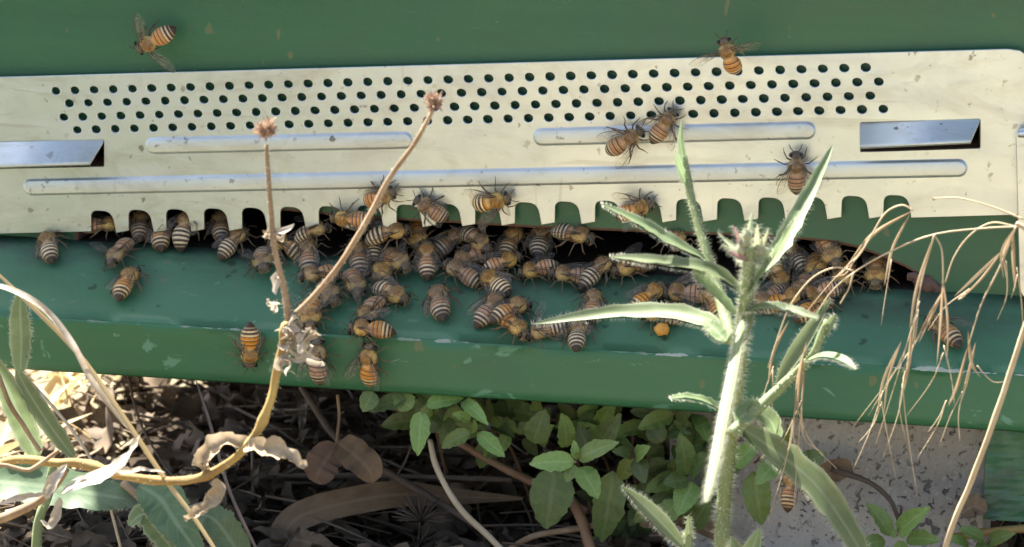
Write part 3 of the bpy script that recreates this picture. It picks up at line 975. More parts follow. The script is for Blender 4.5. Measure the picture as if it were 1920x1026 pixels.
CURLS = {'s': (0.25, 0.0), 'c': (0.95, 0.0), 'l': (0.35, 0.55), 'r': (0.35, -0.55)}
BODY = {}; HAIR = {}
def get_bee(style, cv, legs):
    key = (style, cv, legs)
    if key not in BODY: BODY[key] = bee_body(style, *CURLS[cv], legs=legs, seed=len(BODY) + 3)
    if cv not in HAIR: HAIR[cv] = bee_hair_mesh(*CURLS[cv], seed=5)
    return BODY[key], HAIR[cv]
WINGS = {   # sweep out from the body axis, lift, roll
 'f': ((7, 4, 14), (12, 1, 8)), 'h': ((24, 10, 10), (34, 5, 6)), 's': ((58, 18, 14), (72, 8, 8)), 'w': ((88, 16, 16), (100, 10, 10)), 'u': ((30, 42, 40), (44, 30, 30))}
SURF = {'P': (Vector((0, -0.3, 0)), Vector((0, -1, 0))), 'B': (B0 + bn * 0.15, bn), 'F': (C0, fnrm), 'W': (Vector((0, WY, 0)), Vector((0, -1, 0)))}
brg = random.Random(21)
bee_n = [0]
def bee(px, py, ang, surf, style, cv, wing, label, h=0.0, roll=0.0, pitch=0.0, scale=1.0, legs='stand', group='worker bees at the hive entrance', at=None, pollen=False):
    p0, n = SURF[surf] if at is None else at
    q0 = p0 + n * (2.3 * scale + h)
    c = onplane(px, py, q0, n)
    e = onplane(px + 40 * math.cos(R(ang)), py - 40 * math.sin(R(ang)), q0, n)
    fw = (e - c).normalized()
    lf = n.cross(fw).normalized()
    rot = Matrix((fw, lf, n)).transposed()
    rot = rot @ Matrix.Rotation(R(pitch), 3, 'Y') @ Matrix.Rotation(R(roll), 3, 'X')
    bs, hr_ = get_bee(style, cv, legs)
    sc = scale * brg.uniform(1.02, 1.12)
    org = c - n * 2.3 * scale
    root = bpy.data.objects.new('honey_bee', None)
    root.empty_display_size = 0.004
    root.matrix_world = Matrix.Translation(org * MM) @ rot.to_4x4() @ Matrix.Diagonal((sc * brg.uniform(.93, 1.06), sc * brg.uniform(1.04, 1.16), sc * 1.05, 1)) @ Matrix.Translation(Vector((-0.3 * MM, 0, 0)))
    COL.objects.link(root)
    tag(root, label, 'bee', group)
    def kid(nm, me, mat=None):
        o = bpy.data.objects.new(nm, me); COL.objects.link(o); o.parent = root
        if mat is not None: o.matrix_local = mat
        return o
    kid('body', bs); kid('fuzz', hr_)
    a_f, a_h = WINGS[wing]
    for s_ in (1, -1):
        for me, (sw, lift, rl), at_ in ((FORE, a_f, (3.0, 1.35, 4.25)), (HIND, a_h, (2.1, 1.45, 4.0))):
            sw_ = sw + brg.uniform(-6, 6); li_ = lift + brg.uniform(-4, 4)
            # wing points to -X at rest; sweep about Z, lift about its own Y
            mt = Matrix.Translation(Vector((at_[0], s_ * at_[1], at_[2] - (0.5 if wing == 'f' else 0))) * MM) @ Matrix.Rotation(R(-s_ * sw_), 4, 'Z') @ Matrix.Rotation(R(li_ - 6), 4, 'Y') @ Matrix.Rotation(R(s_ * rl), 4, 'X')
            if s_ == -1: mt = mt @ Matrix.Scale(-1, 4, (0, 1, 0))
            kid('wing', me, mt)
    if pollen:
        m = MB(); vv = []
        for a in range(8):
            ph = math.pi * a / 7
            for k in range(12):
                th = 6.2832 * k / 12
                d = Vector((math.sin(ph) * math.cos(th) * 2.1, math.sin(ph) * math.sin(th) * 1.6, math.cos(ph) * 1.6))
                vv.append(d * (1 + 0.3 * noise.noise(d * 0.9)) + Vector((-.6, 4.6, 2.0)))
        m.add(vv, [(a * 12 + k, a * 12 + (k + 1) % 12, (a + 1) * 12 + (k + 1) % 12, (a + 1) * 12 + k) for a in range(7) for k in range(12)])
        kid('pollen_load', m.mesh('pollen_load', M_pollen))
    return root
O, S, D, K = 'orange', 'striped', 'dark', 'pink'
BEES = [
 (95, 460, 97, 'B', S, 's', 'f', 'leftmost bee, head up under the lower edge of the metal plate', 0),
 (190, 426, 4, 'B', K, 's', 'f', 'dull brown bee lying crosswise inside the leftmost plate slot', 1.0),
 (228, 474, 238, 'B', O, 's', 's', 'bee facing down left with raised wings, just above a striped bee', 0.5),
 (240, 530, 60, 'B', O, 's', 'f', 'orange banded bee on the open left part of the landing board', 0),
 (258, 424, 92, 'B', D, 's', 'f', 'bee half inside the second slot with pale tail showing', 0),
 (301, 437, 90, 'B', O, 's', 'f', 'orange bee walking in between the second and third slots', 0),
 (348, 424, 60, 'B', S, 'c', 'h', 'pale yellow fuzzy bee clinging at the third slot', 3),
 (413, 425, 93, 'B', O, 's', 'f', 'reddish bee upright inside the fourth slot from the left', 0),
 (442, 453, 40, 'B', S, 's', 'f', 'grey striped bee crossing diagonally below the fourth slot', 0.5),
 (496, 488, 275, 'B', S, 's', 'h', 'bee facing down towards the viewer left of the dry stalk', 0.6),
 (532, 463, 165, 'B', S, 'c', 'f', 'curled pale bee just right of the dry stalk', 0.3),
 (588, 436, 4, 'B', S, 'c', 'h', 'grey fuzzy bee hanging sideways from a plate tooth', 4.5),
 (582, 474, 88, 'B', O, 's', 'f', 'upright bee with bright orange back beneath the hanging grey bee', 0),
 (596, 518, 196, 'B', O, 's', 'f', 'bee facing left with dark head, behind the slanting dry stalk', 0.4),
 (622, 549, 302, 'B', K, 's', 'h', 'bee facing down right beside the slanting dry stalk', 0.3),
 (663, 533, 290, 'B', O, 's', 'h', 'brown bee with grey wings trailing, between stalk and heap', 0.2),
 (693, 583, 245, 'B', K, 'l', 'u', 'bee with crumpled raised wings over the bee lying crosswise', 0.2),
 (583, 588, 266, 'B', O, 's', 'h', 'bee facing down right behind the fork of the dry stalk', 0.3),
 (733, 547, 335, 'B', S, 'c', 'f', 'curled pale bee on the board at the right of the stalk cluster', 0),
 (720, 501, 226, 'B', O, 's', 'f', 'orange brown bee facing down left in the heap', 0.6),
 (746, 489, 318, 'B', D, 's', 'h', 'dark headed bee facing right beside the white winged bee', 0.8),
 (692, 618, 180, 'B', O, 's', 'h', 'boldly banded bee lying straight across above the board arris, head left', 0.2),
 (463, 652, 270, 'F', O, 's', 'f', 'bee head down on the green front edge, left of the stalk', 0),
 (601, 677, 91, 'F', K, 's', 'h', 'bee head up on the front edge beside the dry stalk', 0),
 (698, 684, 86, 'F', O, 's', 'h', 'bee head up on the front edge below the crosswise bee', 0),
 (713, 371, 20, 'P', O, 'c', 'f', 'bee on the metal plate crossed by the slanting dry stalk', 0.6),
 (655, 404, 174, 'P', K, 's', 'f', 'pinkish bee facing left across the plate slots', 0.6),
 (803, 393, 145, 'P', O, 's', 'f', 'orange bee with long pale tail on the plate, head up left', 0.4),
 (922, 376, 15, 'P', S, 'c', 'h', 'bee with blurred wings on the plate, middle of the scalloped edge', 0.6),
 (728, 437, 8, 'B', S, 'c', 'f', 'curled golden bee hanging under the plate over the heap', 6),
 (697, 459, 90, 'B', S, 's', 'f', 'striped tail of a bee going in under the golden curled bee', 0),
 (798, 483, 92, 'B', K, 's', 'f', 'bee with whitish wings folded over its back, head up', 1),
 (845, 452, 30, 'B', D, 's', 'f', 'dark bee in the shade of the entrance left of the striped curl', 0),
 (892, 446, 325, 'B', S, 'c', 'u', 'pale striped curled bee at the entrance with spread legs', 3.5),
 (862, 511, 160, 'B', O, 's', 'f', 'bee with yellow thorax left and striped tail right, by white winged bee', 0.4),
 (882, 482, 200, 'B', D, 'c', 'f', 'greyish bee in the shadow behind the yellow thorax bee', 0.4),
 (944, 492, 17, 'B', K, 's', 'f', 'bee facing right with pinkish abdomen under the entrance shadow', 0.3),
 (932, 528, 138, 'B', S, 's', 'f', 'strongly black and cream striped bee, head up left, mid board', 0.8),
 (1011, 450, 80, 'B', S, 's', 'f', 'striped bee walking into the dark entrance, middle', 0),
 (962, 455, 60, 'B', D, 's', 'f', 'reddish dark bee deep in the entrance beside the striped walker', 0),
 (1010, 507, 190, 'B', K, 's', 'f', 'left one of two bees in line facing left under the entrance', 0),
 (1066, 518, 184, 'B', K, 's', 'f', 'right one of two bees in line facing left under the entrance', 0),
 (1126, 511, 36, 'B', S, 's', 'f', 'striped bee, tail down left, below the pale leaf tip', 0.2),
 (1074, 441, 345, 'B', S, 's', 'h', 'bee hanging upside down from the plate edge, striped tail left', 7),
 (1193, 397, 20, 'P', O, 's', 'h', 'bee on the plate behind the upper pale leaf', 1.0),
 (1266, 444, 272, 'B', S, 's', 'f', 'striped bee hanging head down behind the crossing leaves', 7),
 (1186, 503, 200, 'B', D, 's', 'h', 'dark bee mostly hidden under the middle pale leaf', 0),
 (828, 564, 97, 'B', O, 's', 'f', 'lone orange banded bee, head up, middle of the clear board', 0),
 (920, 576, 44, 'B', K, 's', 'f', 'pinkish bee at the left of the huddle of three', 0.3),
 (957, 583, 32, 'B', O, 's', 'f', 'bee facing right at the top of the huddle of three', 0.6),
 (958, 612, 318, 'B', O, 's', 'f', 'orange bee facing down right, lowest of the huddle', 0.3),
 (1028, 622, 190, 'B', S, 's', 's', 'bee under the tip of the long hairy leaf with wings out', 0),
 (1086, 626, 82, 'B', S, 's', 'h', 'grey striped bee with pointed tail below the long hairy leaf', 0.3),
 (1107, 571, 86, 'B', O, 's', 'f', 'bright orange bee right above the long hairy leaf', 0),
 (1217, 554, 32, 'B', O, 's', 'f', 'striped bee, tail down left, above the arching hairy leaf', 0),
 (1287, 548, 178, 'B', K, 's', 'h', 'bee facing left under the middle leaves of the green plant', 0),
 (1330, 567, 135, 'B', O, 's', 'f', 'reddish bee beside the lower stem leaves of the green plant', 0),
 (1238, 590, 178, 'B', D, 's', 'f', 'bee carrying a golden pollen ball under the hairy leaf', 0),
 (1492, 481, 125, 'B', S, 's', 'f', 'striped tail in the dark right of the flower head', 0),
 (1558, 470, 300, 'B', O, 's', 'f', 'bee hanging head down with striped tail up by the right arch', 6),
 (1536, 500, 272, 'B', D, 's', 'f', 'fuzzy dark bee facing out under the hanging striped bee', 0.5),
 (1537, 548, 190, 'B', K, 's', 'f', 'bee lying crosswise behind the thin oat stalk', 0.4),
 (1583, 520, 252, 'B', O, 's', 'f', 'orange bee behind the fork of the oat stalk', 0.2),
 (1642, 511, 268, 'B', D, 's', 'f', 'rightmost bee in the entrance, facing straight out', 0),
 (1456, 515, 300, 'B', S, 's', 'h', 'bee half hidden by the flower head stem', 0.4),
 (1474, 562, 12, 'B', O, 's', 'f', 'orange bee right above the short right leaf of the plant', 0.2),
 (1440, 557, 205, 'B', D, 's', 'f', 'dark bee close behind the upper stem of the plant', 0),
 (1530, 580, 30, 'B', O, 's', 'f', 'orange bee at the tip of the short right leaf', 0.2),
 (1766, 621, 138, 'B', O, 's', 'h', 'lone bee on the right of the board behind hanging oat spikelets', 0),
 (1171, 266, 32, 'P', O, 'c', 'h', 'left one of two bees on the right upper ridge', 1.8),
 (1244, 237, 55, 'P', O, 's', 'h', 'right one of two bees on the plate, just under the perforation', 1.6),
 (1490, 320, 90, 'P', O, 's', 'h', 'lone bee climbing the long ridge beside a green leaf', 1.4),
 (668, 480, 100, 'B', D, 's', 'f', 'dark bee in the shade behind the slanting stalk', 0),
 (785, 440, 270, 'B', D, 's', 'h', 'dark bee under the plate just above the white winged bee', 1),
 (1505, 540, 240, 'B', D, 's', 'f', 'dark bee between flower head and oat stalk', 0),
]
for b_ in BEES:
    px, py, ang, sf, st, cv, wg, lab, h_ = b_
    lg = 'reach' if sf == 'P' else 'stand'
    bee(px, py, ang, sf, st, cv, wg, lab, h=h_, roll=brg.uniform(-22, 22), pitch=brg.uniform(-12, 12), legs=lg, scale=.9 if sf == 'P' else 1.0, pollen='pollen' in lab)
bee(287, 72, 207, 'W', O, 's', 's', 'bee in front of the green wall at the upper left', h=5, roll=-15, legs='hang', scale=.92, group='flying bees')
bee(1367, 103, 106, 'P', O, 'c', 'w', 'bee hovering over the top edge of the metal plate', h=14, pitch=-10, legs='hang', scale=.92, group='flying bees')

# ------------------------------------------------------------------ plants
prg = random.Random(11)
TOCAM = (-DV + Vector((0, 0, 0.6))).normalized()
UPV = Vector((0, 0, 1))
def ground_pt(x, y): return Vector((x, y, gheight(x, y)))
def wpx(p, px): return px * pxmm(p)
def stem(root, name, pts, w0, w1, mat, hair=0, hl=1.3, n=None, seg=9, mat2=None):
    path = cr(pts, n or max(8, len(pts) * 6))
    rad = lin(w0, w1, len(path))
    m = MB(); m.tube(path, rad, seg, uneven=.22)
    if hair: m.hairs(path, rad, int(hair * 1.6), hl * 1.2, 0.055, 1)
    m.build(name, [mat, M_hair], root)
    return path
def blade(root, name, pts, half, mat, nrm=None, fold=0.25, hair=0, hl=1.1, n=16, wave=0.0, twist=0.0, teeth=0.0, p=0.8, q=0.8, tip=0.03, crumple=0.0, linear=False):
    path = cr(pts, n)
    wid = leafprof(n, half, p, q, tip) if not linear else [half * min(1, 0.35 + 4 * i / n) * (1 - max(0, (i / (n - 1) - 0.6) / 0.4) ** 1.5 * 0.9) for i in range(n)]
    m = MB()
    m.ribbon(path, wid, nrm or TOCAM, fold, wave, 0, twist, teeth, prg, crumple)
    if hair: m.hairs(path, [w_ * 1.0 for w_ in wid], int(hair * 1.8), hl * 1.25, 0.05, 1, prg, flat=(nrm or TOCAM))
    return m.build(name, [mat, M_hair] if hair else mat, root)

# --- hairy green plant in front, right -----------------------------------
YA = -130
base = ground_pt(aty(1352, 1026, -98).x, -98)
root = empty('hairy_weed', base, 'tall bristly green weed with a pale flower head in front of the entrance', 'plant')
pts = [base] + pp([(1352, 1040, -98), (1358, 930, -101), (1370, 800, -106), (1384, 690, -118), (1394, 590, -132), (1403, 510, -135), (1408, 462, -136)])
stem(root, 'stem', pts, 2.05, 1.6, M_stem, 1300, 1.5, 60)
# long shoot behind with its own leaf at the top
stem(root, 'side_shoot', pp([(1372, 640, -118), (1345, 540, -106), (1318, 450, -100), (1296, 370, -96), (1281, 290, -94)]), 1.5, 0.9, M_stem, 320, 1.1, 40)
blade(root, 'leaf', pp([(1290, 350, -95), (1281, 300, -95), (1276, 262, -95), (1279, 222, -95)]), 0.9, M_hairy, fold=0.5, hair=30)
blade(root, 'leaf', pp([(1293, 358, -95), (1276, 320, -97), (1264, 282, -99)]), 1.0, M_hairy, fold=0.5, hair=30)
LV = [  # path, half width, hairs, fold
 ([(1325, 488, -132), (1265, 455, -136), (1195, 415, -139), (1126, 382, -142)], 1.9, 170, .35),
 ([(1392, 545, -134), (1330, 508, -137), (1240, 492, -140), (1142, 481, -142)], 2.2, 230, .45),
 ([(1380, 590, -134), (1350, 560, -136), (1318, 525, -138), (1300, 505, -138)], 2.0, 70, .3),
 ([(1400, 555, -135), (1440, 500, -138), (1470, 452, -141), (1492, 410, -143)], 2.1, 160, .4),
 ([(1415, 520, -131), (1465, 460, -115), (1512, 372, -100), (1562, 272, -90)], 2.1, 170, .5),
 ([(1368, 640, -112), (1330, 606, -100), (1250, 585, -92), (1130, 588, -88), (996, 608, -88)], 2.35, 260, .4),
 ([(1395, 582, -134), (1440, 576, -137), (1490, 584, -140), (1535, 598, -142)], 1.5, 120, .4),
 ([(1362, 640, -126), (1340, 618, -124), (1320, 600, -122)], 1.9, 60, .3),
 ([(1408, 560, -133), (1400, 600, -134), (1388, 640, -134), (1382, 668, -134)], 1.7, 60, .35),
 ([(1360, 772, -117), (1320, 752, -121), (1282, 745, -125), (1256, 748, -128)], 1.5, 110, .5),
 ([(1388, 800, -114), (1452, 845, -106), (1530, 910, -100), (1600, 1010, -98), (1640, 1090, -98)], 3.9, 260, .25),
 ([(1380, 790, -116), (1410, 770, -110), (1445, 790, -104), (1460, 830, -100)], 3.4, 80, .2),
]
for i, (q, hw, hn, fd) in enumerate(LV):
    blade(root, 'leaf', pp(q), hw, M_hairy, nrm=(Vector((-.2, -.5, 1)).normalized() if i in (0, 1, 2, 3, 6, 9) else None), fold=fd, hair=hn, n=22, wave=0.18 if hw < 3.5 else 0.25, teeth=0.14 if hw < 3.5 else 0.16, p=0.75, q=0.6)
# leaf hanging down in front of the stem, full in the sun
blade(root, 'hanging_leaf', pp([(1392, 600, -136), (1378, 680, -148), (1358, 780, -164), (1340, 870, -182), (1324, 942, -198)]), 1.6, M_hairy, nrm=Vector((-.5, -.5, .75)).normalized(), fold=0.2, hair=420, hl=1.4, n=26, q=0.35)
# right branch
pb = pp([(1372, 815, -116), (1400, 785, -112), (1468, 722, -106), (1522, 664, -103), (1552, 600, -102)])
stem(root, 'branch', pb, 1.6, 0.9, M_stem, 220, 1.0, 30)
blade(root, 'leaf', pp([(1455, 722, -106), (1488, 668, -103), (1525, 610, -101), (1558, 560, -100)]), 1.9, M_hairy, fold=.5, hair=90)
blade(root, 'leaf', pp([(1540, 632, -102), (1555, 610, -103), (1568, 588, -104)]), 1.2, M_hairy, fold=.5, hair=40)
blade(root, 'leaf', pp([(1512, 676, -104), (1545, 668, -114), (1580, 675, -128), (1606, 692, -138)]), 1.45, M_hairy, fold=.4, hair=110)
# second small shoot at the bottom
stem(root, 'side_shoot', [ground_pt(aty(1290, 1026, -112).x, -112)] + pp([(1290, 1040, -112), (1288, 1010, -112)]), 1.4, 1.0, M_stem, 60)
blade(root, 'leaf', pp([(1286, 1030, -112), (1245, 985, -114), (1205, 945, -116), (1165, 911, -118)]), 2.1, M_hairy, fold=.4, hair=130)
blade(root, 'leaf', pp([(1290, 1035, -112), (1291, 1000, -113), (1290, 965, -114)]), 1.0, M_hairy, fold=.5, hair=40)
blade(root, 'leaf', pp([(1380, 1050, -108), (1378, 1030, -108), (1371, 1005, -108)]), 1.8, M_hairy, fold=.5, hair=40)
blade(root, 'leaf', pp([(1400, 1050, -108), (1412, 1025, -108), (1425, 990, -108)]), 2.2, M_hairy, fold=.4, hair=40)
# flower head: bracts and buds
hc = aty(1408, 462, -136)
BR = [(1345, 436), (1374, 422), (1411, 396), (1442, 428), (1352, 458), (1386, 440), (1430, 445), (1398, 425), (1420, 420), (1366, 470), (1452, 470), (1440, 500), (1380, 490)]
for i, (bx_, by_) in enumerate(BR):
    tp = aty(bx_, by_, -136 + prg.uniform(-5, 3))
    b0 = hc + Vector((prg.uniform(-2, 2), prg.uniform(-1, 1), prg.uniform(-4, 0)))
    mid = b0.lerp(tp, .5) + Vector((0, 0, -0.6))
    blade(root, 'bract', [b0, mid, tp], 0.75, M_pink if i in (1, 9) else M_pbract, fold=.5, hair=36, hl=1.2, n=10)
mb = MB()
for k in range(7):
    c = hc + Vector((prg.uniform(-2.6, 2.6), prg.uniform(-2, 1), prg.uniform(-3.5, 2.5)))
    tp = c + Vector((prg.uniform(-1.2, 1.2), -.5, 3.2))
    pth = cr([c, c.lerp(tp, .5), tp], 7)
    mb.tube(pth, [.3, .85, 1.1, 1.1, .9, .55, .15], 8)
    mb.hairs(pth, [.9] * 7, 30, 1.0, .04, 1)
mb.build('flower_buds', [M_pbract, M_hair], root)

# --- forked dry stalk, left ------------------------------------------------
YD = -150
base = ground_pt(aty(-60, 930, YD).x, YD)
root = empty('dry_forked_stalk', base, 'withered stalk forking into two stems with dry seed heads', 'dead plant')
pts = [base] + pp([(-40, 930, YD), (120, 868, YD), (230, 893, YD), (340, 902, YD), (410, 880, YD), (470, 828, YD), (505, 758, YD), (522, 680, YD), (538, 606, YD)])
path = cr(pts, 80)
rad_ = [1.05] * 80
for k0 in (22, 41, 58, 77):
    for i in range(80): rad_[i] += .42 * math.exp(-((i - k0) / 1.4) ** 2)
mb = MB(); mb.tube(path, rad_, 12, uneven=.3); mb.hairs(path, 1.2, 420, .9, .04, 1)
mb.build('stem', [M_yellow, M_hair], root)
bL = stem(root, 'branch', pp([(541, 600, YD), (530, 530, YD), (514, 460, YD), (506, 370, YD), (499, 272, YD)]), 0.95, 0.5, M_drystem, 120, .7, 40)
bR = stem(root, 'branch', pp([(541, 602, YD), (585, 560, YD), (640, 492, YD), (690, 410, YD), (730, 335, YD), (780, 265, YD), (812, 206, YD)]), 0.9, 0.5, M_drystem, 120, .7, 50)
def seedhead(root, px, py, r, n=74):
    c = aty(px, py, YD)
    m = MB()
    for k in range(n):
        d = Vector((prg.gauss(0, 1), prg.gauss(0, 1), prg.gauss(0.25, .9))).normalized()
        p0 = c - Vector((0, 0, r * .5)) + d * r * 0.12
        p1 = c + d * r * prg.uniform(.35, .8) + Vector((prg.gauss(0, .3), 0, prg.gauss(0, .3)))
        p2 = c + d * r * prg.uniform(.6, 1.25) + Vector((0, 0, prg.uniform(-.3, .6)))
        pth = cr([p0, p1, p2], 5)
        m.ribbon(pth, [.12, .32, .36, .24, .04], Vector((prg.uniform(-1, 1), -1, prg.uniform(-.5, 1))).normalized(), .6, 0, 0)
    m.build('seed_head', M_seed, root)
seedhead(root, 499, 244, 3.0); seedhead(root, 812, 191, 2.6)
def shred(root, name, px, py, n, spread, L, mat, Y=YD, w_=1.0):
    m = MB()
    for k in range(n):
        c = aty(px + prg.uniform(-spread, spread), py + prg.uniform(-spread, spread), Y + prg.uniform(-3, 3))
        d = Vector((prg.gauss(0, 1), prg.gauss(0, .6), prg.gauss(-.2, 1))).normalized()
        e = Vector((prg.gauss(0, 1), prg.gauss(0, 1), prg.gauss(0, 1))) * L * .3
        l_ = L * prg.uniform(.5, 1.1)
        pth = cr([c, c + d * l_ * .5 + e, c + d * l_], 8)
        m.ribbon(pth, leafprof(8, w_ * prg.uniform(.7, 1.4)), Vector((prg.uniform(-1, 1), -1, prg.uniform(-.3, 1))).normalized(), .8, .3, 0, prg.uniform(-2, 2), 0, prg, .9)
    m.build(name, mat, root)
shred(root, 'withered_leaves', 560, 630, 34, 20, 4.2, M_pale, w_=.9)
shred(root, 'withered_leaves', 538, 665, 9, 12, 7.0, M_pale, w_=.8)
shred(root, 'withered_leaves', 515, 560, 3, 8, 4.5, M_pale, w_=1.0)
shred(root, 'withered_leaves', 512, 433, 3, 8, 3.5, M_pale, w_=.8)
blade(root, 'withered_leaf', pp([(500, 432, YD), (520, 436, YD), (540, 430, YD), (552, 420, YD)]), 0.9, M_pale, fold=.5)
# curled dry leaf on the bend
blade(root, 'curled_leaf', pp([(470, 838, YD), (430, 828, YD), (395, 848, YD), (378, 872, YD), (392, 884, YD)]), 2.4, M_tan, fold=.9, crumple=1.3, n=34, q=.5)
blade(root, 'curled_leaf', pp([(455, 838, YD - 1), (500, 842, YD - 2), (545, 858, YD - 2), (578, 876, YD - 2)]), 2.3, M_tan, fold=.9, crumple=1.3, n=34, q=.45, wave=.2)
blade(root, 'curled_leaf', pp([(390, 900, YD), (408, 912, YD), (400, 940, YD), (370, 962, YD), (345, 975, YD)]), 1.8, M_tan, fold=.7, crumple=1.3, n=34, q=.5)

# --- bleached ribbon leaf and its curl, lower left --------------------------
p = ground_pt(aty(40, 1000, -146).x, -146)
root = empty('bleached_grass', p, 'bleached white grass leaf curling at the lower left', 'dead grass')
stem(root, 'stem', [p] + pp([(-30, 930, -152), (60, 880, -152), (110, 845, -152)]), .5, .5, M_drystem)
stem(root, 'stem', pp([(-30, 985, -150), (60, 948, -150), (100, 915, -150), (125, 880, -150)]), 1.3, .8, M_drystem)
blade(root, 'leaf', pp([(112, 922, -153), (160, 905, -154), (215, 880, -154), (245, 850, -155), (262, 815, -156)]), 2.4, M_pale, crumple=.7, nrm=Vector((.1, -.5, 1)).normalized(), fold=.25, n=22, q=.6)
blade(root, 'leaf', pp([(130, 900, -153), (215, 886, -153), (262, 878, -153), (312, 886, -153)]), .9, M_pale, crumple=.7, fold=.3)
blade(root, 'leaf', pp([(125, 870, -152), (105, 900, -153), (90, 925, -153), (85, 938, -153)]), 1.6, M_pale, crumple=.7, fold=.6)
blade(root, 'leaf', pp([(112, 930, -152), (108, 960, -153), (95, 988, -153), (76, 975, -153)]), 1.3, M_pale, crumple=.7, fold=.6)
blade(root, 'leaf', pp([(95, 928, -152), (50, 932, -152), (-20, 950, -152)]), .8, M_pale, crumple=.7, fold=.3)

# --- golden blades crossing at the left -------------------------------------
def grassblade(name, lab, q, hw, mat, nrm=None, group=None, cat='grass', fold=.5):
    pts = pp(q)
    root = empty(name, pts[-1], lab, cat, group)
    blade(root, 'blade', pts, hw, mat, nrm=nrm, fold=fold, n=34, linear=True, q=.4)
    return root
grassblade('grass_blade', 'long golden grass blade running diagonally down from the left edge', [(-40, 480, -150), (60, 575, -150), (150, 668, -150), (230, 780, -150), (310, 900, -150), (370, 980, -150), (440, 1090, -150), (480, 1160, -146)], .62, M_straw)
grassblade('grass_blade', 'broad white sunlit grass blade arching at the left edge', [(-40, 530, -153), (20, 545, -154), (80, 580, -154), (130, 640, -153), (170, 715, -151), (215, 775, -150), (240, 805, -150)], 1.05, M_pale, nrm=Vector((.3, -.4, 1)).normalized())
grassblade('grass_blade', 'thin grey dry stem standing under the board left of the stalk bend', [(368, 715, -40), (395, 800, -60), (430, 920, -80), (485, 1040, -98), (520, 1120, -104)], .45, M_twig)

# --- green sow-thistle like leaves, lower left -------------------------------
b0 = ground_pt(aty(60, 1026, -80).x, -80)
root = empty('toothed_weed', b0, 'grey green toothed weed leaves at the lower left corner', 'plant')
LW = [([(38, 700, -83), (40, 640, -83), (38, 585, -84), (40, 545, -85)], 3.0, .35),
      ([(70, 860, -77), (45, 800, -80), (15, 730, -83), (-20, 660, -86)], 3.6, .3),
      ([(140, 860, -74), (95, 800, -77), (50, 730, -80), (30, 690, -82)], 2.6, .3),
      ([(-60, 900, -69), (20, 905, -69), (110, 915, -69), (200, 930, -70), (260, 940, -70)], 6.0, .15),
      ([(120, 915, -66), (190, 920, -67), (270, 925, -69), (345, 930, -70)], 5.5, .2),
      ([(260, 910, -74), (300, 935, -75), (330, 980, -77), (380, 1050, -78)], 6.0, .25),
      ([(330, 1040, -77), (300, 1000, -77), (270, 965, -77), (240, 985, -78)], 3.6, .3),
      ([(470, 1080, -72), (430, 1010, -74), (395, 970, -75), (350, 965, -76)], 4.6, .2)]
stem(root, 'stem', [b0] + pp([(70, 1000, -80), (90, 930, -79), (100, 870, -77)]), 1.6, 1.2, M_stem, 40)
for q, hw, fd in LW:
    blade(root, 'leaf', pp(q), hw, M_hairy if hw < 4 else M_broad, fold=fd, n=26, wave=.25, teeth=.10, hair=90, hl=.9, q=.55)
stem(root, 'stem', pp([(-30, 620, -106), (10, 740, -104), (45, 800, -100), (75, 845, -98)]), .6, .6, M_drystem)

# --- wild oat at the right edge ----------------------------------------------
YO = -102
base = ground_pt(aty(1668, 1300, YO).x, YO)
root = empty('wild_oat', base, 'dry wild oat with drooping tan spikelets hanging at the right', 'dead grass')
stem(root, 'stalk', [base] + pp([(1768, 1040, YO), (1822, 900, YO), (1872, 765, YO), (1918, 625, YO), (1950, 520, YO), (1930, 440, YO), (1905, 418, YO)]), .85, .55, M_awn, n=60)
RB = [[(1920, 425), (1850, 428), (1750, 440), (1665, 474), (1600, 512), (1555, 552), (1526, 604), (1508, 660)],
      [(1600, 508), (1565, 502), (1525, 520), (1490, 560), (1470, 600), (1440, 690)],
      [(1920, 412), (1860, 388), (1800, 372), (1750, 372)],
      [(1600, 512), (1592, 540), (1575, 570)],
      [(1905, 425), (1860, 418), (1820, 440), (1790, 480), (1772, 530)],
      [(1905, 425), (1875, 500), (1840, 570), (1815, 650)],
      [(1752, 440), (1735, 500), (1722, 560), (1712, 640)],
      [(1752, 440), (1766, 470), (1768, 530), (1764, 600)],
      [(1712, 395), (1690, 385), (1660, 400), (1635, 440), (1610, 480), (1570, 520)]]
for q in RB:
    stem(root, 'pedicel', pp(q, YO + prg.uniform(-4, 4)), .24, .17, M_awn, n=26, seg=5)
SPK = [((1712, 395), (1640, 440), (1595, 498), [(1500, 600), (1560, 520)]), ((1706, 402), (1675, 470), (1660, 540), [(1652, 610)]),
       ((1752, 440), (1728, 540), (1716, 620), [(1640, 840), (1690, 700), (1628, 780)]), ((1768, 520), (1772, 600), (1768, 680), [(1790, 760), (1700, 780)]),
       ((1772, 540), (1745, 590), (1720, 640), [(1600, 800), (1660, 720)]), ((1815, 650), (1790, 720), (1770, 760), [(1720, 860), (1740, 810)]),
       ((1880, 470), (1840, 520), (1800, 560), [(1740, 620), (1810, 555)]), ((1815, 620), (1828, 680), (1845, 705), [(1890, 715)]),
       ((1508, 655), (1495, 720), (1490, 790), [(1440, 980), (1456, 900), (1505, 870), (1570, 880)]), ((1512, 640), (1505, 720), (1500, 800), [(1545, 850), (1488, 960), (1425, 860)]),
       ((1712, 600), (1700, 680), (1690, 730), [(1655, 860), (1700, 830), (1720, 930)]), ((1690, 640), (1660, 710), (1648, 780), [(1600, 880), (1680, 900), (1610, 830)]),
       ((1900, 430), (1905, 480), (1910, 540), [(1918, 620), (1895, 560)]), ((1905, 425), (1885, 470), (1890, 520), [(1870, 600)]),
       ((1480, 600), (1455, 660), (1445, 720), [(1420, 800), (1430, 860)]), ((1830, 640), (1815, 700), (1800, 750), [(1760, 840), (1800, 830)])]
